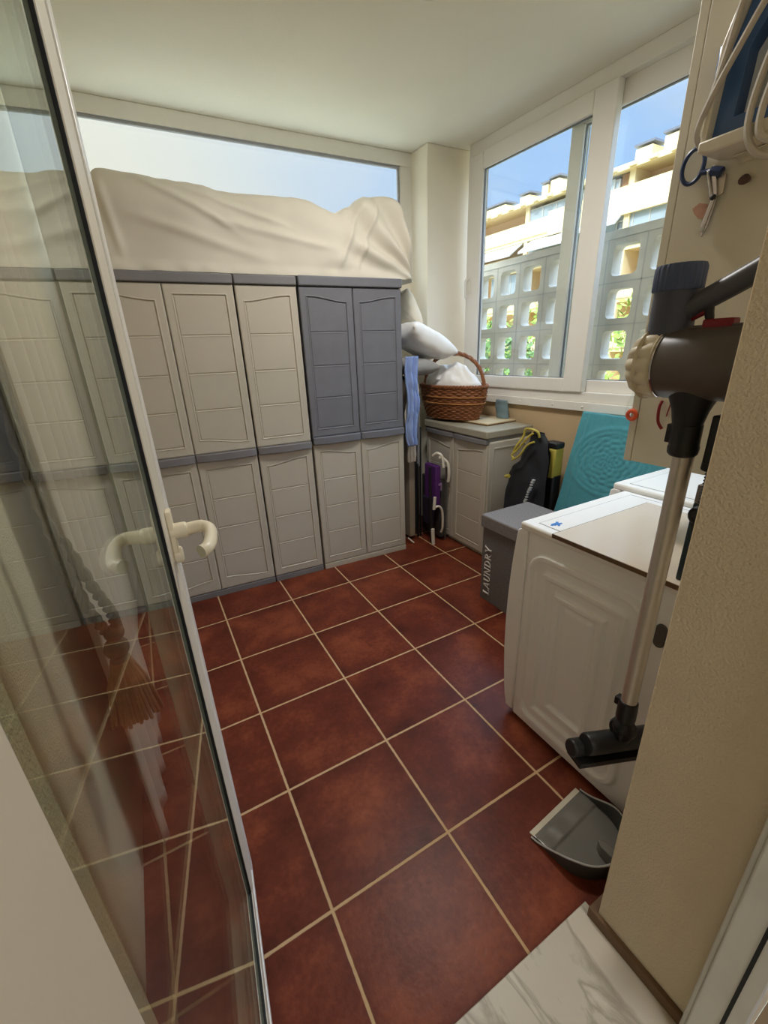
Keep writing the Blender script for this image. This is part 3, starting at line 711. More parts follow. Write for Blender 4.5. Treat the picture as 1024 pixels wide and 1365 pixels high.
o = tag(obj('pillow', pillow(.30, .34, .12, 3), M_GREYP, smooth=80), 'grey pillow lowest in the pillow pile by the pillar', 'pillow', 'pillows piled by the pillar'); o.location = (1.60, .45, 1.332); o.rotation_euler = (0, radians(6), 0)
o = tag(obj('pillow', pillow(.44, .38, .17, 5, .010), M_WHITECLOTH, smooth=80), 'white pillow sagging towards the basket, middle of the pile', 'pillow', 'pillows piled by the pillar'); o.location = (1.665, .42, 1.500); o.rotation_euler = (0, radians(24), radians(4))
o = tag(obj('pillow', pillow(.26, .32, .12, 9, .008), M_CREAMP, smooth=80), 'cream pillow on top of the pile by the pillar', 'pillow', 'pillows piled by the pillar'); o.location = (1.615, .56, 1.725); o.rotation_euler = (0, radians(58), 0)
def drape(w, h, sd, amp=.016, fq=5):
    def fn(u, v):
        z = -h * v; x = w * (u - .5) * (1 - .25 * v + .1 * nz(v * 4, sd, 0)) + .03 * nz(v * 3, 1, sd); y = amp * sin(2 * pi * fq * u * .5 + 2.5 * nz(u * 2, v * 3, sd)) + .01 * nz(u * 9, v * 9, sd)
        return (x, y, z)
    return MB().grid(fn, rng(0, 1, 40), rng(0, 1, 60))
o = tag(obj('cloth', drape(.11, .60, 1, .016), mat('light_blue_cloth', (136, 158, 206), .95, var=.06, bump=.2, bscale=220), solid=.012, smooth=80), 'light blue cloth hanging down beside the slate grey cabinet', 'cloth'); o.location = (1.462, .215, 1.405); o.rotation_euler = (0, 0, radians(12))
o = tag(obj('cloth', drape(.10, .60, 4, .010), mat('pale_sheet', (214, 206, 192), .95, var=.05, bump=.2, bscale=220), solid=.014, smooth=80), 'pale cloth hanging behind the light blue one', 'cloth'); o.location = (1.49, .275, 1.27); o.rotation_euler = (0, 0, radians(12))
# folded table: taupe slab standing on edge
ft = thing('folding_table', 'folded taupe camping table standing on edge beside the cabinets', 'table', (1.53, .335, 0), radians(2))
obj('table_top', MB().box(-.030, .022, 0, .46, .03, 1.245), mat('taupe_board', (160, 146, 128), .6), ft, bevel=.004)
obj('top_rail', MB().box(-.03, .026, -.002, .46, 1.245, 1.268), M_BLACK, ft, bevel=.003)
for s in (-.045, .034): obj('leg', MB().tube([(s, .06, 0.0), (s, .06, 1.1)], .009, 8), M_BLACK, ft)
# ironing board frame / grey pole
ib = thing('ironing_board', 'dark folded ironing board with a grey pole in the gap', 'ironing board', (1.602, .375, 0), radians(2))
obj('board', MB().box(-.022, .018, .0, .36, .06, .90), mat('dark_cover', (44, 44, 48), .8), ib, bevel=.01)
obj('leg', MB().tube([(-.006, -.012, 0), (-.006, -.012, .62)], .011, 8), M_BLACK, ib)
obj('leg', MB().tube([(.02, -.012, 0), (.02, -.012, .9)], .008, 8), M_BLACK, ib)
obj('pole', MB().tube([(.0, -.012, .60), (.004, -.012, 1.12)], .0125, 10), mat('grey_tube', (132, 134, 138), .4), ib)
# purple folding chair, white tubes
fc = thing('folding_chair', 'folded beach chair with purple seat and white tube frame', 'chair', (1.655, .155, 0), radians(0), 'folded chairs beside the low cabinet')
M_TUBE = mat('white_tube', (224, 218, 204), .35)
# local: the folded frame is edge-on, its plane runs along y; tubes bend forward
obj('seat', MB().box(-.012, .034, .03, .18, .30, .625), mat('purple_canvas', (84, 38, 110), .8, var=.1), fc, bevel=.008)
obj('backrest', MB().box(-.026, .0, .06, .19, .13, .36), mat('dark_navy_canvas', (38, 30, 48), .8), fc, bevel=.008)
obj('arm', MB().tube(spline([(-.012, .07, .70), (.0, .03, .725), (.02, .0, .70), (.028, -.01, .62)], 6), .011, 9), M_TUBE, fc)
obj('arm', MB().tube(spline([(.04, .06, .68), (.055, .03, .675), (.075, .0, .64), (.08, -.01, .56), (.08, .0, .50)], 6), .011, 9), M_TUBE, fc)
obj('leg', MB().tube([(-.05, .0, .30), (-.045, -.004, .40)], .012, 9), M_TUBE, fc)
obj('leg', MB().tube(spline([(-.04, .0, .315), (-.01, -.012, .32), (.018, -.015, .27), (.026, -.012, .15), (.028, .01, .09)], 6), .009, 9), M_TUBE, fc)
obj('leg', MB().tube([(-.042, .015, 0.0), (-.046, .02, .13)], .014, 9), M_TUBE, fc)
obj('leg', MB().tube([(-.047, .035, .02), (-.047, .06, .62)], .010, 9), M_BLACK, fc)
obj('strap', MB().box(.012, .036, .022, .032, .47, .485).box(.028, .038, .02, .031, .43, .49), mat('lilac_strap', (150, 120, 160), .7), fc)
# dark folding chair
fd = thing('folding_chair', 'folded dark grey chair leaning on the low cabinet', 'chair', (1.732, .20, 0), radians(0), 'folded chairs beside the low cabinet')
obj('backrest', MB().box(-.030, .012, .0, .26, .02, .50), mat('charcoal_slats', (66, 64, 62), .7), fd, bevel=.006)
obj('frame', MB().tube([(.018, .0, 0), (.018, .0, .60)], .007, 8).tube([(.018, .24, 0), (.018, .24, .60)], .007, 8), M_DKGREY, fd)
# thin white rod on the floor edge
tag(obj('rod', MB().tube([(1.458, .30, .045), (1.49, .26, .008)], .006, 8), M_TUBE), 'short white rod lying at the foot of the slate grey cabinet', 'rod')

# ================================================================== LAUNDRY HAMPER
hm = thing('laundry_hamper', 'grey fabric laundry box with a lid and white lettering', 'hamper', (1.405, -.60, 0), 0)
M_FELT = mat('grey_felt', (108, 103, 101), .95, var=.28, vscale=170, bump=.4, bscale=500, bdist=.0015, detail=6)
obj('box', MB().box(0.004, .356, -.356, -.004, 0, .50), M_FELT, hm, bevel=.006)
obj('lid', MB().box(-.008, .366, -.366, .006, .475, .552), mat('grey_felt_lid', (124, 119, 117), .95, var=.28, vscale=170, bump=.4, bscale=500, bdist=.0015, detail=6), hm, bevel=.008)
def letters(text, H, gap=.12):
    """serif capitals made of thick and thin strokes; returns quads (polygons) in a plane, advancing along x"""
    polys = []; x = 0
    def bar(x0, x1, y0, y1): polys.append([(x + x0 * H, y0 * H), (x + x1 * H, y0 * H), (x + x1 * H, y1 * H), (x + x0 * H, y1 * H)])
    def dia(xa, ya, xb, yb, w): polys.append([(x + xa * H, ya * H), (x + (xa + w) * H, ya * H), (x + (xb + w) * H, yb * H), (x + xb * H, yb * H)])
    def arc(cx, cy_, rx, ry, a0, a1, wt, n=12):
        for k in range(n):
            a, b = a0 + (a1 - a0) * k / n, a0 + (a1 - a0) * (k + 1) / n
            t1, t2 = [.05 + (wt - .05) * abs(cos(q)) for q in (a, b)]
            polys.append([(x + (cx + rx * cos(a)) * H, (cy_ + ry * sin(a)) * H), (x + (cx + rx * cos(b)) * H, (cy_ + ry * sin(b)) * H),
                          (x + (cx + (rx - t2) * cos(b)) * H, (cy_ + (ry - .05) * sin(b)) * H), (x + (cx + (rx - t1) * cos(a)) * H, (cy_ + (ry - .05) * sin(a)) * H)])
    def serif(xc, y, w=.28): bar(xc - w / 2, xc + w / 2, y, y + .045)
    for ch in text:
        if ch == 'L': bar(.1, .22, 0, 1); serif(.16, 0); serif(.16, .955); bar(.16, .62, 0, .05); bar(.57, .62, 0, .24); w = .66
        if ch == 'A': dia(.02, 0, .33, 1, .06); dia(.58, 0, .30, 1, .13); bar(.18, .56, .32, .37); serif(.06, 0, .24); serif(.64, 0, .26); w = .74
        if ch == 'U': bar(.10, .22, .3, 1); bar(.60, .66, .3, 1); serif(.16, .955); serif(.63, .955, .24); arc(.38, .3, .28, .3, pi, 2 * pi, .10); w = .78
        if ch == 'N': bar(.12, .18, 0, 1); bar(.64, .70, 0, 1); dia(.56, 0, .10, 1, .14); serif(.15, 0, .24); serif(.67, .955, .24); w = .84
        if ch == 'D': bar(.12, .24, 0, 1); serif(.16, 0, .24); serif(.16, .955, .24); arc(.24, .5, .48, .5, -pi / 2, pi / 2, .12, 16); w = .80
        if ch == 'R': bar(.12, .24, 0, 1); serif(.18, 0, .28); serif(.14, .955, .2); arc(.26, .75, .32, .25, -pi / 2, pi / 2, .12, 12); dia(.56, 0, .26, .5, .13); serif(.68, 0, .22); w = .78
        if ch == 'Y': bar(.30, .42, 0, .46); serif(.36, 0, .30); dia(.30, .44, .02, 1, .13); dia(.36, .44, .58, 1, .06); serif(.10, .955, .26); serif(.62, .955, .24); w = .72
        x += (w + gap * .3) * H
    return polys, x
pol, tot = letters('LAUNDRY', .050)
lb = MB(); k_ = .318 / tot
for p in pol:        # text runs upwards, its top towards the far side (+y)
    lb.add([(-.0012, -.084 + q[1], .05 + q[0] * k_) for q in p] + [(.0045, -.084 + q[1], .05 + q[0] * k_) for q in p],
           [tuple(range(len(p))), tuple(range(2 * len(p) - 1, len(p) - 1, -1))] + [(i, (i + 1) % len(p), len(p) + (i + 1) % len(p), len(p) + i) for i in range(len(p))])
obj('lettering', lb, mat('white_print', (232, 228, 222), .7), hm, smooth=0, label='white vertical word on the near side')

# ================================================================== BLACK BAG, YELLOW CASE, TOWEL
bg_ = thing('tote_bag', 'black bag with yellow handles leaning against the low cabinet side', 'bag', (1.90, -.38, 0), 0)
M_BAG = mat('black_nylon', (34, 36, 42), .7, var=.12, vscale=20, bump=.3, bscale=120)
def bag_edges(v):
    l = interp([(0, .155), (.45, .150), (.66, .13), (.72, .105), (.80, .04), (1, -.03)], v); r = interp([(0, -.20), (.8, -.185), (.94, -.165), (1, -.12)], v); return l, r
def bagf(sg):
    def fn(u, v):
        z = .0 + .93 * v; yl, yr = bag_edges(v); y = yl + (yr - yl) * u
        th_ = .06 * (1 - v * .65) * (1 - abs(2 * u - 1) ** 4) + .003
        return (.02 + sg * th_ + .012 * nz(y * 12, z * 9, 3 + sg) * (v > .01) + .05 * v, y, z)
    return fn
b = MB().grid(bagf(-1), rng(0, 1, 30), rng(0, 1, 60)); b.grid(bagf(1), rng(0, 1, 30), rng(0, 1, 60))
obj('bag_body', b, M_BAG, bg_, smooth=70)
M_YEL = mat('yellow_plastic', (188, 172, 74), .5)
obj('handle', MB().tube(spline([(.0, .055, .79), (.0, .03, .84), (.02, .0, .90), (.02, -.01, .945), (.02, -.05, .955), (.02, -.11, .945), (.03, -.12, .91)], 6), .0075, 8), M_YEL, bg_)
obj('handle', MB().tube(spline([(-.012, .03, .75), (-.015, .055, .775), (-.01, .02, .81), (-.005, -.02, .86), (.0, -.06, .91), (.005, -.09, .935)], 6), .0065, 8), M_YEL, bg_)
obj('handle', MB().tube(spline([(-.02, .045, .745), (-.022, .0, .77), (-.022, -.03, .80), (-.012, -.05, .84), (-.01, -.08, .87), (.0, -.11, .885)], 6), .0065, 8), M_YEL, bg_)
obj('cord_end', MB().tube([(-.045, .07, .63), (-.045, .035, .64)], [.010, .012], 8), M_YEL, bg_)
# a small stamped line, not readable in the photograph
tx = MB(); rr = random.Random(4)
for k in range(13):
    z = .45 + k * .0165; yb_ = -.10 - .0035 * k; tx.box(-.062 + .0026 * k, -.046 + .0026 * k, yb_ - rr.uniform(.010, .017), yb_, z, z + rr.uniform(.006, .012))
obj('print', tx, mat('worn_white_print', (190, 190, 190), .8), bg_, smooth=0, label='worn illegible white print')
yc_ = thing('tool_case', 'yellow and black upright tool case between black bag and towel', 'case', (2.05, -.517, 0), 0)
obj('case', MB().box(-.03, .05, -.045, .05, 0, .66), M_BLACK, yc_, bevel=.012)
obj('handle_panel', MB().box(-.034, .05, -.042, .05, .64, .83), M_YEL, yc_, bevel=.01)
obj('handle_slot', MB().prism([(.006 + .015 * cos(a), (.74 + .015 * sin(a)) + (.06 if sin(a) > 0 else -.06)) for a in rng(0, 2 * pi * 23 / 24, 24)], 'x', -.038, -.03), M_BLACK, yc_, bevel=.002)
obj('cap', MB().box(-.03, .05, -.045, .055, .83, .87), M_BLACK, yc_, bevel=.01)

# teal bath towel draped over something leaning on the wall
def towel(u, v):
    y = -.602 - .60 * u; z0 = 1.052 - .02 * u
    if v < .12:
        t = v / .12; x = 2.245 - .06 * t + .03 * u; z = z0 - .012 * (1 - t) ** 2
    else:
        t = (v - .12) / .88; x = 2.185 - .17 * t + .03 * u - .02 * sin(pi * t); z = z0 - .85 * t
    yy = y + (.022 * (v) if u < .5 else 0) * (1 - 2 * u) + .01 * nz(u * 3, v * 3, 1)
    # embossed medallion
    a_, b_ = (y + .85) / .23, (z - .79) / .19; r = hypot(a_, b_)
    e = -.005 * math.exp(-((r - 1) / .06) ** 2) - .004 * math.exp(-((r - .86) / .04) ** 2)
    if r < .84: e += .0035 * sin(r * 38) * cos(8 * atan2(b_, a_)) + .003 * nz(a_ * 12, b_ * 12, 2)
    if abs(u - .09) < .02: e -= .006 * (1 - abs(u - .09) / .02)
    x += e + .006 * nz(u * 5, v * 4, 6) - .012 * sstep(.1, 0, u) * nz(v * 6, 2, 2)
    return (x, yy, z)
tag(obj('bath_towel', MB().grid(towel, rng(0, 1, 150), rng(0, 1, 150)), mat('teal_terry', (76, 152, 166), .95, var=.08, vscale=40, bump=.7, bscale=420, bdist=.002, sheen=.3), solid=.008, smooth=80), 'teal bath towel with a round embossed pattern under the sill', 'towel')

# ================================================================== WASHING MACHINE AND DRYER
def machine(name, label, cat, x0, w, yf, yb, h, emboss):
    t = thing(name, label, cat, (x0, yf, 0), 0)
    d = yf - yb      # local y runs 0 (front) .. -d (back)
    obj('body', MB().box(.008, w - .008, -d, -.04, .012, h - .028), M_WHITE, t, bevel=.004)
    # bowed front
    prof = [(-.04, .03)] + [(-.006 + .036 * sin(pi * min(1, (z - .03) / (h * .98))) ** .7, z) for z in rng(.03, h - .035, 16)] + [(-.008, h - .026), (-.04, h - .026)]
    obj('front_panel', MB().prism(prof, 'x', 0, w), M_WHITE, t, bevel=.004)
    tp = MB().box(0, w, -d - .002, -.004, h - .03, h)
    obj('top_panel', tp, M_WHITE2, t, bevel=.009, seg=3)
    obj('top_inlay', MB().box(.04, w - .04, -d + .02, -.055, h - .001, h + .0012), M_WHITE2, t, bevel=.001)
    gr = MB().box(.036, w - .036, -.056, -.0535, h - .002, h + .0006).box(.036, .0385, -d + .02, -.055, h - .002, h + .0006).box(w - .0385, w - .036, -d + .02, -.055, h - .002, h + .0006)
    obj('inlay_groove', gr, mat('grey_seam', (120, 118, 116), .6), t, smooth=0)
    # porthole, dial and drawer on the far front
    dm = Matrix.Translation((w / 2, .028, .42)) @ Matrix.Rotation(-pi / 2, 4, 'X')
    dr = obj('door', MB().lathe([(.0, 0), (.21, 0), (.215, .012), (.2, .028), (.165, .032), (.15, .02), (.0, .012)], 48, dm, capends=False), mat('grey_door_ring', (90, 92, 96), .3), t)
    obj('dial', MB().lathe([(.03, 0), (.03, .018), (.024, .022)], 24, Matrix.Translation((w * .55, .012, h - .085)) @ Matrix.Rotation(-pi / 2, 4, 'X')), M_CHROME, t)
    obj('drawer', MB().box(.03, .2, .0, .016, h - .125, h - .05), M_WHITE2, t, bevel=.003)
    for sx in (.05, w - .05):
        for sy in (-.08, -d + .05): obj('foot', MB().lathe([(.022, 0), (.022, .016)], 14, Matrix.Translation((sx, sy, 0))), M_BLACK, t)
    if emboss:
        # pressed side panel: nested rounded rectangles, on the left side (facing -x)
        cy_, cz_ = -.272, .415; hw, hz_, rc = .222, .375, .09
        def sdf(a, b):
            qx, qz = abs(a) - hw + rc, abs(b) - hz_ + rc
            return hypot(max(qx, 0), max(qz, 0)) + min(max(qx, qz), 0) - rc
        def fn(u, v):
            a = -(.046 + (d - .05) * u) - cy_; b_ = .02 + (h - .055) * v - cz_; s_ = -sdf(a, b_)
            e = 0
            for s0 in (.0, .060, .120):       # three raised bands and a raised middle
                e = max(e, sstep(s0 + .004, s0 + .014, s_) * (1 - sstep(s0 + .028, s0 + .040, s_)))
            e = .013 * max(e, .55 * sstep(.166, .178, s_))
            return (.0072 - e, -(.046 + (d - .05) * u), .02 + (h - .055) * v)
        obj('side_panel', MB().grid(fn, rng(0, 1, 190), rng(0, 1, 250)), M_WHITE, t, smooth=80)
        obj('grip_recess', MB().prism([(-.515 + .014 * cos(a), .705 + .014 * sin(a) + (.022 if sin(a) > 0 else -.022)) for a in rng(0, 2 * pi * 19 / 20, 20)], 'x', -.0005, .01), mat('dark_recess', (84, 80, 74), .7), t, bevel=.002)
    return t
wm = machine('washing_machine', 'white washing machine with pressed side panel, nearest the doorway', 'washing machine', .912, .60, -1.322, -1.935, .868, True)
blue = MB(); rr = random.Random(3)
for k in range(9):
    a = rr.uniform(-.6, .9); l_ = rr.uniform(.012, .030); cx, cy_ = rr.uniform(-.016, .016), rr.uniform(-.008, .008)
    blue.box(-l_ / 2, l_ / 2, -.004, .004, 0, .0008 + .0002 * k, Matrix.Translation((cx, cy_, 0)) @ Matrix.Rotation(a, 4, 'Z'))
o = tag(obj('sticker', blue, mat('blue_print', (44, 122, 200), .5), smooth=0), 'small torn blue sticker on the washing machine top', 'sticker'); o.location = (.985, -1.42, .869)
machine('tumble_dryer', 'white appliance beyond the washing machine, under the hanging cabinet', 'dryer', 1.522, .60, -1.262, -1.935, .885, False)
# laminate board on the washing machine
br = MB().prism([(.888, -1.485), (1.40, -1.485), (1.40, -1.925), (.888, -1.925)], 'z', .8695, .8835)
br_o = tag(obj('board', br, mat('pale_wood_laminate', (220, 208, 190), .18, var=.02, vscale=4), bevel=.001), 'pale laminate board lying on the washing machine', 'board')
obj('board_edge', MB().box(.8855, .8885, -1.925, -1.483, .8697, .8832).box(.888, 1.40, -1.4865, -1.483, .8697, .8832), mat('brown_edge_band', (106, 82, 58), .6), br_o)
# dark packet standing on the board
bt = thing('box', 'dark teal box with a grey flap standing on the laminate board', 'box', (.925, -1.875, .8837), 0)
obj('carton', MB().box(-.012, .09, -.035, .035, 0, .205), mat('dark_teal_card', (38, 54, 60), .5), bt, bevel=.003)
fl_ = obj('flap', MB().box(-.0125, .088, -.036, .034, .205, .25), mat('grey_card', (128, 122, 118), .6), bt, bevel=.002)
obj('rivet', MB().lathe([(.004, 0), (.004, .002)], 12, Matrix.Translation((-.0125, -.004, .232)) @ Matrix.Rotation(-pi / 2, 4, 'Y')), M_BLACK, fl_)

# ================================================================== HANGING CABINET WITH THE THINGS ON ITS SIDE
wc = thing('wall_cabinet', 'cream hanging cabinet at the right edge above the machines', 'cabinet', (1.10, -1.982, 1.107), 0)
M_CREAM = mat('cream_melamine', (214, 208, 188), .5, var=.02, vscale=3)
obj('carcass', MB().box(0, .80, .002, .415, 0, 1.40), M_CREAM, wc, bevel=.001)
for k in range(2):
    o = obj('door', MB().box(.001 + k * .4, .399 + k * .4, .4175, .439, -.002, 1.402), M_CREAM, wc, bevel=.0015)
    obj('knob', MB().lathe([(.006, 0), (.006, .012), (.012, .016), (.01, .024)], 16, Matrix.Translation((.36 + k * .08, .439, .1)) @ Matrix.Rotation(-pi / 2, 4, 'X')), M_CHROME, o)
SX = 1.10
# steam iron standing on its heel in a bracket on the cabinet side (side view: y across, z up)
ir = thing('steam_iron', 'blue and white steam iron hung on the cabinet side', 'iron', (SX, -1.650, 1.829), 0)
M_IBLUE = mat('iron_blue', (70, 108, 164), .25, var=.06, spec=.6)
M_IWHITE = mat('iron_white', (226, 220, 204), .35)
body = [(-.004, .022), (-.128, .022), (-.15, .1), (-.15, .26), (-.085, .33), (-.055, .31), (-.012, .18)]
ib_ = MB()
hole = [(-.040, .055), (-.044, .165), (-.065, .20), (-.098, .18), (-.092, .055)]
def loop_frame(mb, outer, inner, x0, x1):
    n = 60
    def samp(poly):
        P = [Vector((p[0], p[1])) for p in poly] + [Vector(poly[0])]; Ls = [(b_ - a_).length for a_, b_ in zip(P, P[1:])]; T = sum(Ls); o_ = []
        return P, Ls, T
    c = sum((Vector(p) for p in inner), Vector((0, 0))) / len(inner)
    def hit(poly, a):
        dr = Vector((cos(a), sin(a))); best = None
        for p, q in zip(poly, poly[1:] + poly[:1]):
            p, q = Vector(p) - c, Vector(q) - c; e = q - p; den = dr.x * e.y - dr.y * e.x
            if abs(den) < 1e-12: continue
            t = (p.x * e.y - p.y * e.x) / den; s_ = (p.x * dr.y - p.y * dr.x) / den
            if t > 0 and -1e-9 <= s_ <= 1 + 1e-9: best = t if best is None else max(best, t)
        return c + dr * best
    angs = sorted(set([2 * pi * k / n for k in range(n)] + [atan2(p[1] - c.y, p[0] - c.x) % (2 * pi) for p in outer + inner]))
    O = [hit(outer, a) for a in angs]; I = [hit(inner, a) for a in angs]; n = len(angs)
    vs = [(x0, *p) for p in O] + [(x0, *p) for p in I] + [(x1, *p) for p in I] + [(x1, *p) for p in O]; fs = []
    for i in range(n):
        j = (i + 1) % n; fs += [(i, j, n + j, n + i), (n + i, n + j, 2 * n + j, 2 * n + i), (2 * n + i, 2 * n + j, 3 * n + j, 3 * n + i), (3 * n + i, 3 * n + j, j, i)]
    mb.add(vs, fs)
loop_frame(ib_, body, hole, -.060, -.022)
obj('housing', ib_, M_IBLUE, ir, bevel=.006, label='blue housing')
obj('sole_plate', MB().prism([(.006, .018), (-.004, .018), (-.012, .18), (-.05, .31), (-.044, .315), (-.002, .18)], 'x', -.085, -.008), M_IWHITE, ir, bevel=.003)
obj('heel', MB().prism([(.003, .0), (.003, .02), (-.155, .02), (-.155, -.004), (-.02, -.006)], 'x', -.095, -.003), M_IWHITE, ir, bevel=.004, label='white heel')
obj('handle_grip', MB().tube(spline([(-.046, -.105, .21), (-.046, -.125, .14), (-.046, -.13, .06)], 6), .017, 10), M_IWHITE, ir)
obj('spray_button', MB().box(-.05, -.02, -.012, .022, .135, .200), M_IBLUE, ir, bevel=.006)
obj('spray_nozzle', MB().box(-.048, -.022, -.016, .012, .200, .232), M_IWHITE, ir, bevel=.006)
M_CORD = mat('grey_cord', (196, 190, 178), .7, var=.08, vscale=60)
cd = MB().tube(spline([(-.09, -.16, .30), (-.095, -.09, .235), (-.095, -.04, .155), (-.09, -.0, .085), (-.08, .018, .045), (-.06, .016, .022)], 8), .0065, 8)
cd.tube(spline([(-.092, -.13, .20), (-.10, -.105, .13), (-.10, -.09, .05), (-.10, -.095, -.005), (-.09, -.12, -.04), (-.07, -.16, -.045)], 8), .0068, 8)
cd.tube(spline([(-.094, -.15, .19), (-.104, -.13, .12), (-.104, -.112, .04), (-.104, -.118, -.01), (-.09, -.15, -.025), (-.06, -.17, -.02)], 8), .0068, 8)
cd.tube(spline([(-.09, -.06, .33), (-.095, -.035, .24), (-.09, -.018, .16), (-.085, .0, .09)], 8), .0065, 8)
obj('cord', cd, M_CORD, ir)
obj('bracket', MB().box(-.03, .0, -.11, -.04, -.010, -.006).box(-.004, .0, -.11, -.04, -.02, .02), M_CREAM, ir, bevel=.002)
# peg, scissors, chrome opener, pink scrap
tag(obj('peg', MB().tube([(SX, -1.715, 1.775), (SX - .012, -1.715, 1.774), (SX - .022, -1.715, 1.77)], [.007, .010, .008], 10), mat('brown_peg', (84, 62, 50), .5)), 'small brown peg under the iron on the cabinet side', 'peg')
sc_ = thing('scissors', 'blue-ringed scissors hanging below the iron', 'scissors', (SX, -1.603, 1.832), 0)
rg = MB().tube([(-.012, .004 + .024 * cos(a), .0 + .034 * sin(a)) for a in rng(0, 2 * pi * 39 / 40, 40)], .0048, 8, closed=True)
rg.tube(spline([(-.012, -.016, -.018), (-.012, -.04, -.022), (-.012, -.062, -.03)], 6), [.006] * 6 + [.010] * 7, 8)
obj('ring_handle', rg, mat('blue_handle', (40, 58, 96), .35), sc_)
op = thing('can_opener', 'chrome hinged hand opener hanging under the scissors', 'opener', (SX, -1.643, 1.80), 0)
obj('grip', MB().prism([(-.002, .022), (.010, .012), (-.009, -.046), (-.023, -.044), (-.010, .012)], 'x', -.014, -.005).tube([(-.015, .006, .012), (-.015, -.012, -.044)], .0045, 8), M_CHROME, op, bevel=.0015)
obj('jaw', MB().prism([(-.010, -.046), (-.022, -.046), (-.014, -.100), (-.004, -.122), (.002, -.098)], 'x', -.012, -.005).tube([(-.014, -.018, -.046), (-.014, -.004, -.112)], .003, 8), M_CHROME, op, bevel=.0015)
obj('plate', MB().prism([(-.010, .018), (-.030, -.004), (-.031, -.040), (-.022, -.044)], 'x', -.008, -.004), M_STEEL, op)
obj('pivot', MB().lathe([(.006, 0), (.006, .004), (.003, .006)], 14, Matrix.Translation((-.014, -.016, -.045)) @ Matrix.Rotation(-pi / 2, 4, 'Y')), M_BLACK, op)
pk = MB().prism([(0, 0), (.012, .012), (.018, .024), (.004, .032), (-.014, .026), (-.02, .008), (-.014, -.004)], 'x', -.0015, 0)
o = tag(obj('sticker', pk, mat('pink_tape', (196, 152, 130), .7, var=.15, vscale=60), smooth=0), 'pinkish torn sticker on the cabinet side beside the opener', 'sticker'); o.location = (SX - .0005, -1.628, 1.722)
# red hanging strap and clear bag with orange item
rs = MB().tube(spline([(SX - .004, -1.628, 1.29), (SX - .012, -1.628, 1.27), (SX - .012, -1.632, 1.235), (SX - .01, -1.645, 1.215)], 6), .0042, 8).tube([(SX - .006, -1.655, 1.30), (SX - .006, -1.648, 1.25)], .0016, 6)
tag(obj('strap', rs, M_RED), 'dark red loop strap hanging behind the vacuum cleaner', 'strap')
rk = MB().tube(spline([(SX - .004, -1.742, 1.47), (SX - .006, -1.738, 1.44), (SX - .006, -1.733, 1.40)], 5), .0035, 7)
tag(obj('cord', rk, mat('rust_cord', (150, 70, 48), .8, var=.2, vscale=200)), 'rust coloured cord hanging behind the vacuum handle', 'cord')
bagc = thing('plastic_bag', 'clear little bag with an orange thing on the cabinet door edge', 'bag', (SX - .002, -1.548, 1.245), 0)
obj('film', MB().lathe([(.004, .075), (.010, .06), (.020, .03), (.022, .0), (.014, -.018)], 16, Matrix.Diagonal((.5, 1, 1, 1))), GLASS, bagc)
obj('orange_piece', MB().tube([(0, .013 * cos(a), -.002 + .012 * sin(a)) for a in rng(0, 2 * pi * 15 / 16, 16)], .006, 8, closed=True), mat('orange_plastic', (255, 96, 52), .5), bagc)

# ================================================================== STICK VACUUM on its wall dock
vc = thing('stick_vacuum', 'cordless stick vacuum with a steel wand hung by the jamb', 'vacuum cleaner', (.72, -1.888, 0), 0)
RXm = lambda y, z: Matrix.Translation((0, y, z)) @ Matrix.Rotation(-pi / 2, 4, 'X')    # local z -> +y
# local y = world y + 1.888
cyc_c = 1.407
obj('dust_bin', MB().lathe([(.030, -.088), (.058, -.08), (.062, -.05), (.0625, .055), (.058, .062)], 40, RXm(0, cyc_c)), M_DKGREY, vc, label='smoky dust bin')
sc = lambda t, a: 1 + (.13 * sin(pi * min(1, t * 1.15)) * abs(cos(7 * a)) if t > .12 else 0)
dome = obj('cyclone', MB().lathe([(.060, .064), (.061, .072), (.058, .085), (.056, .098), (.050, .110), (.040, .120), (.026, .128), (.012, .131), (.001, .1315)], 112, RXm(0, cyc_c), rfun=sc), mat('beige_cyclone', (222, 212, 188), .4), vc, label='beige ribbed cyclone cap')
obj('rim', MB().lathe([(.0625, .061), (.064, .0635), (.0625, .066)], 48, RXm(0, cyc_c), capends=False).lathe([(.060, .089), (.0665, .0925), (.060, .096)], 48, RXm(0, cyc_c), capends=False), mat('beige_rim', (204, 192, 164), .4), dome)
obj('seal', MB().lathe([(.0605, .0565), (.0635, .0575), (.0635, .0605), (.0605, .0615)], 48, RXm(0, cyc_c), capends=False), M_CHROME, vc)
cap_c = .071
obj('motor', MB().lathe([(.0365, 1.455), (.0365, 1.532)], 40, Matrix.Translation((0, cap_c, 0))), mat('charcoal_plastic', (74, 77, 92), .42), vc)
obj('filter_cap', MB().lathe([(.0385, 1.532), (.0395, 1.534), (.0395, 1.568), (.037, 1.574), (.0, 1.575)], 96, Matrix.Translation((0, cap_c, 0)), rfun=lambda t, a: 1 + .03 * (cos(28 * a) > .2)), M_NAVY, vc, label='navy ribbed filter cap')
obj('handle', MB().tube(spline([(0, .050, 1.498), (0, .02, 1.513), (0, -.02, 1.533), (0, -.085, 1.567)], 6), [.020] * 4 + [.0185] * 15, 16), mat('handle_plastic', (80, 80, 86), .4), vc)
obj('trigger', MB().tube(spline([(0, .012, 1.50), (0, .008, 1.485), (0, .004, 1.478)], 4), [.008, .008, .0075, .007, .007, .0065, .006, .005, .003], 10), M_BLACK, vc)
obj('trigger_guard', MB().tube([(0, .038, 1.484), (0, .015, 1.494)], [.006, .005], 10), M_RED, vc, label='dark red trigger guard')
rl = MB().box(-.012, .012, -.082, .048, 1.462, 1.472)
obj('rail', rl, M_DKGREY, vc, bevel=.002)
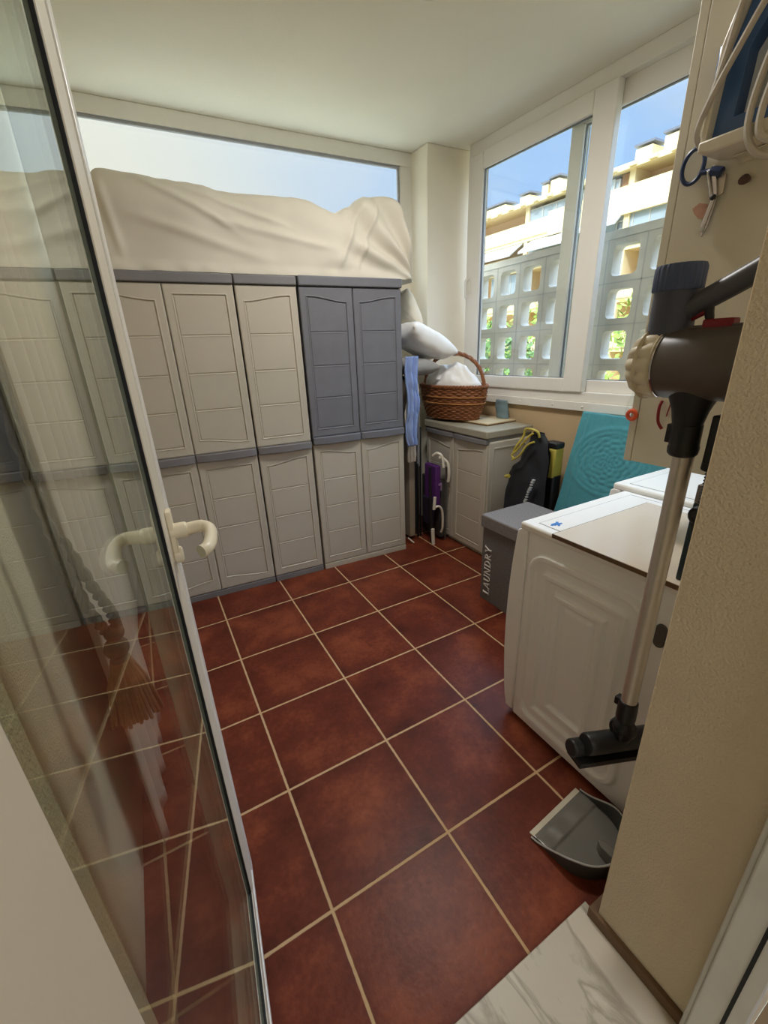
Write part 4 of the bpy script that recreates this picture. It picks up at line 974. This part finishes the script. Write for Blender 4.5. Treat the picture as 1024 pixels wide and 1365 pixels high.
obj('release_catch', MB().box(-.013, .013, -.035, .012, 1.465, 1.481), M_RED, vc, bevel=.003, label='dark red release catch')
obj('neck', MB().lathe([(.024, 1.262), (.025, 1.30), (.030, 1.325), (.040, 1.352), (.048, 1.385)], 24, Matrix.Translation((0, .006, 0)) @ Matrix.Diagonal((1, 1, 1, 1))), M_BLACK, vc)
cl2 = MB().lathe([(.020, 1.238), (.0255, 1.244), (.0265, 1.256), (.0250, 1.262), (.0245, 1.30)], 24, Matrix.Translation((0, .004, 0)))
cl2.box(-.010, .010, .022, .037, 1.262, 1.298)
obj('collar', cl2, M_BLACK, vc, bevel=.002)
obj('wand', MB().lathe([(.0178, .60), (.0178, 1.245)], 28, Matrix.Translation((0, 0, 0))), M_STEEL, vc)
el = MB().lathe([(.0195, .565), (.0225, .572), (.0225, .60), (.021, .625), (.0185, .627)], 24).box(-.01, .01, .018, .03, .60, .622)
el.ball((0, 0, .545), .026, 10)
obj('elbow', el, M_BLACK, vc, bevel=.002)
# floor head: bar running mostly along x
hm_ = Matrix.Translation((.005, .006, .487)) @ Matrix.Rotation(radians(-15), 4, 'Z') @ Matrix.Rotation(radians(10), 4, 'Y')
hb = MB().lathe([(.0, -.105), (.024, -.105), (.027, -.10), (.027, .10), (.024, .105), (.0, .105)], 28, hm_ @ Matrix.Rotation(pi / 2, 4, 'Y'), capends=False)
hb.lathe([(.0, -.13), (.019, -.13), (.022, -.126), (.022, .126), (.019, .13), (0, .13)], 24, hm_ @ Matrix.Translation((0, .016, -.026)) @ Matrix.Rotation(pi / 2, 4, 'Y'), capends=False)
hb.box(-.12, .12, -.02, .03, -.058, -.044, hm_)
obj('floor_head', hb, M_BLACK, vc, bevel=.001)
obj('duct', MB().tube([tuple(Vector((0, 0, .545))), tuple(hm_ @ Vector((0, 0, .0)))], [.022, .024], 14).lathe([(.027, -.016), (.030, -.01), (.030, .01), (.027, .016)], 24, Matrix.Translation((0, 0, .535)) @ Matrix.Rotation(pi / 2, 4, 'Y')), M_BLACK, vc)
# wall dock with coiled cable
dk = thing('charging_dock', 'black charging dock with coiled cable behind the vacuum', 'dock', (.735, -1.982, 1.2), 0)
obj('plate', MB().box(-.03, .03, 0.001, .03, -.02, .10), M_BLACK, dk, bevel=.004)
obj('cradle', MB().box(-.016, .016, .02, .062, .03, .12).tube([(0, .05, .07), (0, .056, .015)], [.016, .012], 10), M_BLACK, dk, bevel=.005)
obj('cable', MB().tube([(.0 + .0055 * cos(k * .9), .050 + .0055 * sin(k * .9), .03 - k * .0009) for k in range(90)], .0024, 6), M_BLACK, dk)
obj('plug', MB().ball((0, .052, -.075), .018, 8, (.8, 1, 1.1)).tube([(0, .052, -.09), (0, .046, -.13)], [.010, .003], 8), M_BLACK, dk)

# ================================================================== DUSTPAN
dp = thing('dustpan', 'grey plastic dustpan lying on the floor by the jamb', 'dustpan', (.745, -1.735, 0), radians(5))
M_PAN = mat('grey_pan', (128, 126, 120), .22, var=.05, metal=.35)
M_PAND = mat('dark_pan', (62, 62, 60), .4)
PW, PD = .124, .195
def halfw(t): return PW * (1 - .06 * t) * math.sqrt(max(0, 1 - (max(0, t - .45) / .56) ** 2.2)) if t < 1 else PW * .15
def pan_floor(u, v):
    w = halfw(v); z = .004 + .010 * v - .003 * sstep(.30, .34, v) + .002 * (.5 + .5 * cos(u * 6 * pi)) * (1 - sstep(.30, .34, v)) * sstep(.06, .1, v)
    return (w * (2 * u - 1), -PD * v, z)
obj('tray', MB().grid(pan_floor, rng(0, 1, 60), rng(0, 1, 60)), M_PAN, dp, solid=.003, smooth=60)
wl = MB()
path = [(sg * halfw(t), -PD * t, t) for sg, ts in ((-1, rng(0, .995, 30)), (1, rng(.995, 0, 30))) for t in ts]
vs = []; fs = []
for (x, y, t) in path:
    h = .006 + .062 * sstep(0, .75, t); o_ = 1.05
    vs += [(x, y, .001), (x * o_, y - .006 * t, h), (x * o_ + .004 * (1 if x > 0 else -1), y - .010 * t, h - .002), (x + .004 * (1 if x > 0 else -1), y - .004 * t, .001)]
for i in range(len(path) - 1):
    for k in range(4): a = i * 4 + k; b_ = i * 4 + (k + 1) % 4; fs.append((a, b_, b_ + 4, a + 4))
wl.add(vs, fs)
obj('side_wall', wl, M_PAND, dp, smooth=50)
rimp = MB().tube([(x * 1.06, y - .008 * t, .006 + .062 * sstep(0, .75, t)) for x, y, t in path], .0028, 8)
obj('rim', rimp, mat('pan_rim', (168, 166, 160), .35), dp)
obj('rubber_lip', MB().prism([(-PW, .012), (PW, .012), (PW, -.004), (-PW, -.004)], 'z', .0015, .006), mat('cream_rubber', (206, 198, 178), .6), dp, bevel=.001)
obj('handle', MB().prism([(-.012, -.15), (.0, -.135), (.012, -.15), (.016, -.20), (-.016, -.20)], 'z', .006, .05), M_PAN, dp, bevel=.003)

# ================================================================== BEHIND THE DOOR LEAF
# rope tieback with a tassel and a pale curtain against the left wall
wk = thing('curtain_tieback', 'brown rope tieback ending in a thick tassel, seen through the door glass', 'tieback', (-.338, -1.30, .80), radians(8))
M_STRAW = mat('tassel_yarn', (146, 112, 70), .9, var=.2, vscale=60)
M_ROPE = mat('twisted_rope', (104, 92, 68), .9, var=.2, vscale=80)
bsb = MB(); rr = random.Random(5)
for k in range(46):
    a = 2 * pi * k / 46; e = rr.uniform(.95, 1.04); q = rr.uniform(.8, 1.05)
    bsb.tube([(.018 * cos(a), .014 * sin(a), .0), (.036 * q * cos(a), .026 * q * sin(a), -.06), (.052 * q * cos(a) + rr.uniform(-.003, .003), .036 * q * sin(a), -.165 * e)], [.0040, .0046, .0040], 6)
bsb.lathe([(.015, .0), (.030, -.06), (.042, -.15)], 18, Matrix.Diagonal((1, .72, 1, 1)))
obj('tassel_skirt', bsb, M_STRAW, wk, smooth=60)
obj('knot', MB().ball((0, 0, .035), .026, 10, (1, .8, 1.1)).ball((.004, 0, .075), .021, 10, (1, .8, 1)).lathe([(.017, .012), (.021, .006), (.021, -.004), (.017, -.010)], 20, Matrix.Diagonal((1, .8, 1, 1))), M_ROPE, wk)
def rope(mb, pts, r):
    P = spline(pts, 14)
    for st in (0, pi): mb.tube([(p[0] + r * .55 * cos(k * .8 + st), p[1] + r * .55 * sin(k * .8 + st), p[2]) for k, p in enumerate(P)], r * .62, 6)
rp_ = MB(); rope(rp_, [(-.010, 0, .085), (-.03, .0, .17), (-.042, .0, .30), (-.046, .0, .5), (-.044, 0, .8)], .011); rope(rp_, [(.012, 0, .085), (.010, 0, .13), (-.008, .0, .20), (-.034, .012, .32)], .011)
obj('rope', rp_, M_ROPE, wk)
obj('hook', MB().tube([(-.044, 0, .795), (-.124, .0, .80)], .005, 8), M_STEEL, wk)
def curt(u, v):
    y = -1.19 + .66 * u; z = 2.25 - 2.22 * v
    x = -.395 + .018 * sin(u * 2 * pi * 5 + .5 * sin(v * 3)) + .006 * nz(u * 8, v * 4, 1)
    return (x, y, z)
tag(obj('curtain', MB().grid(curt, rng(0, 1, 120), rng(0, 1, 40)), mat('pale_curtain', (206, 188, 172), .9, var=.03), solid=.003, smooth=80), 'pale curtain hanging on the left wall behind the glass', 'curtain')
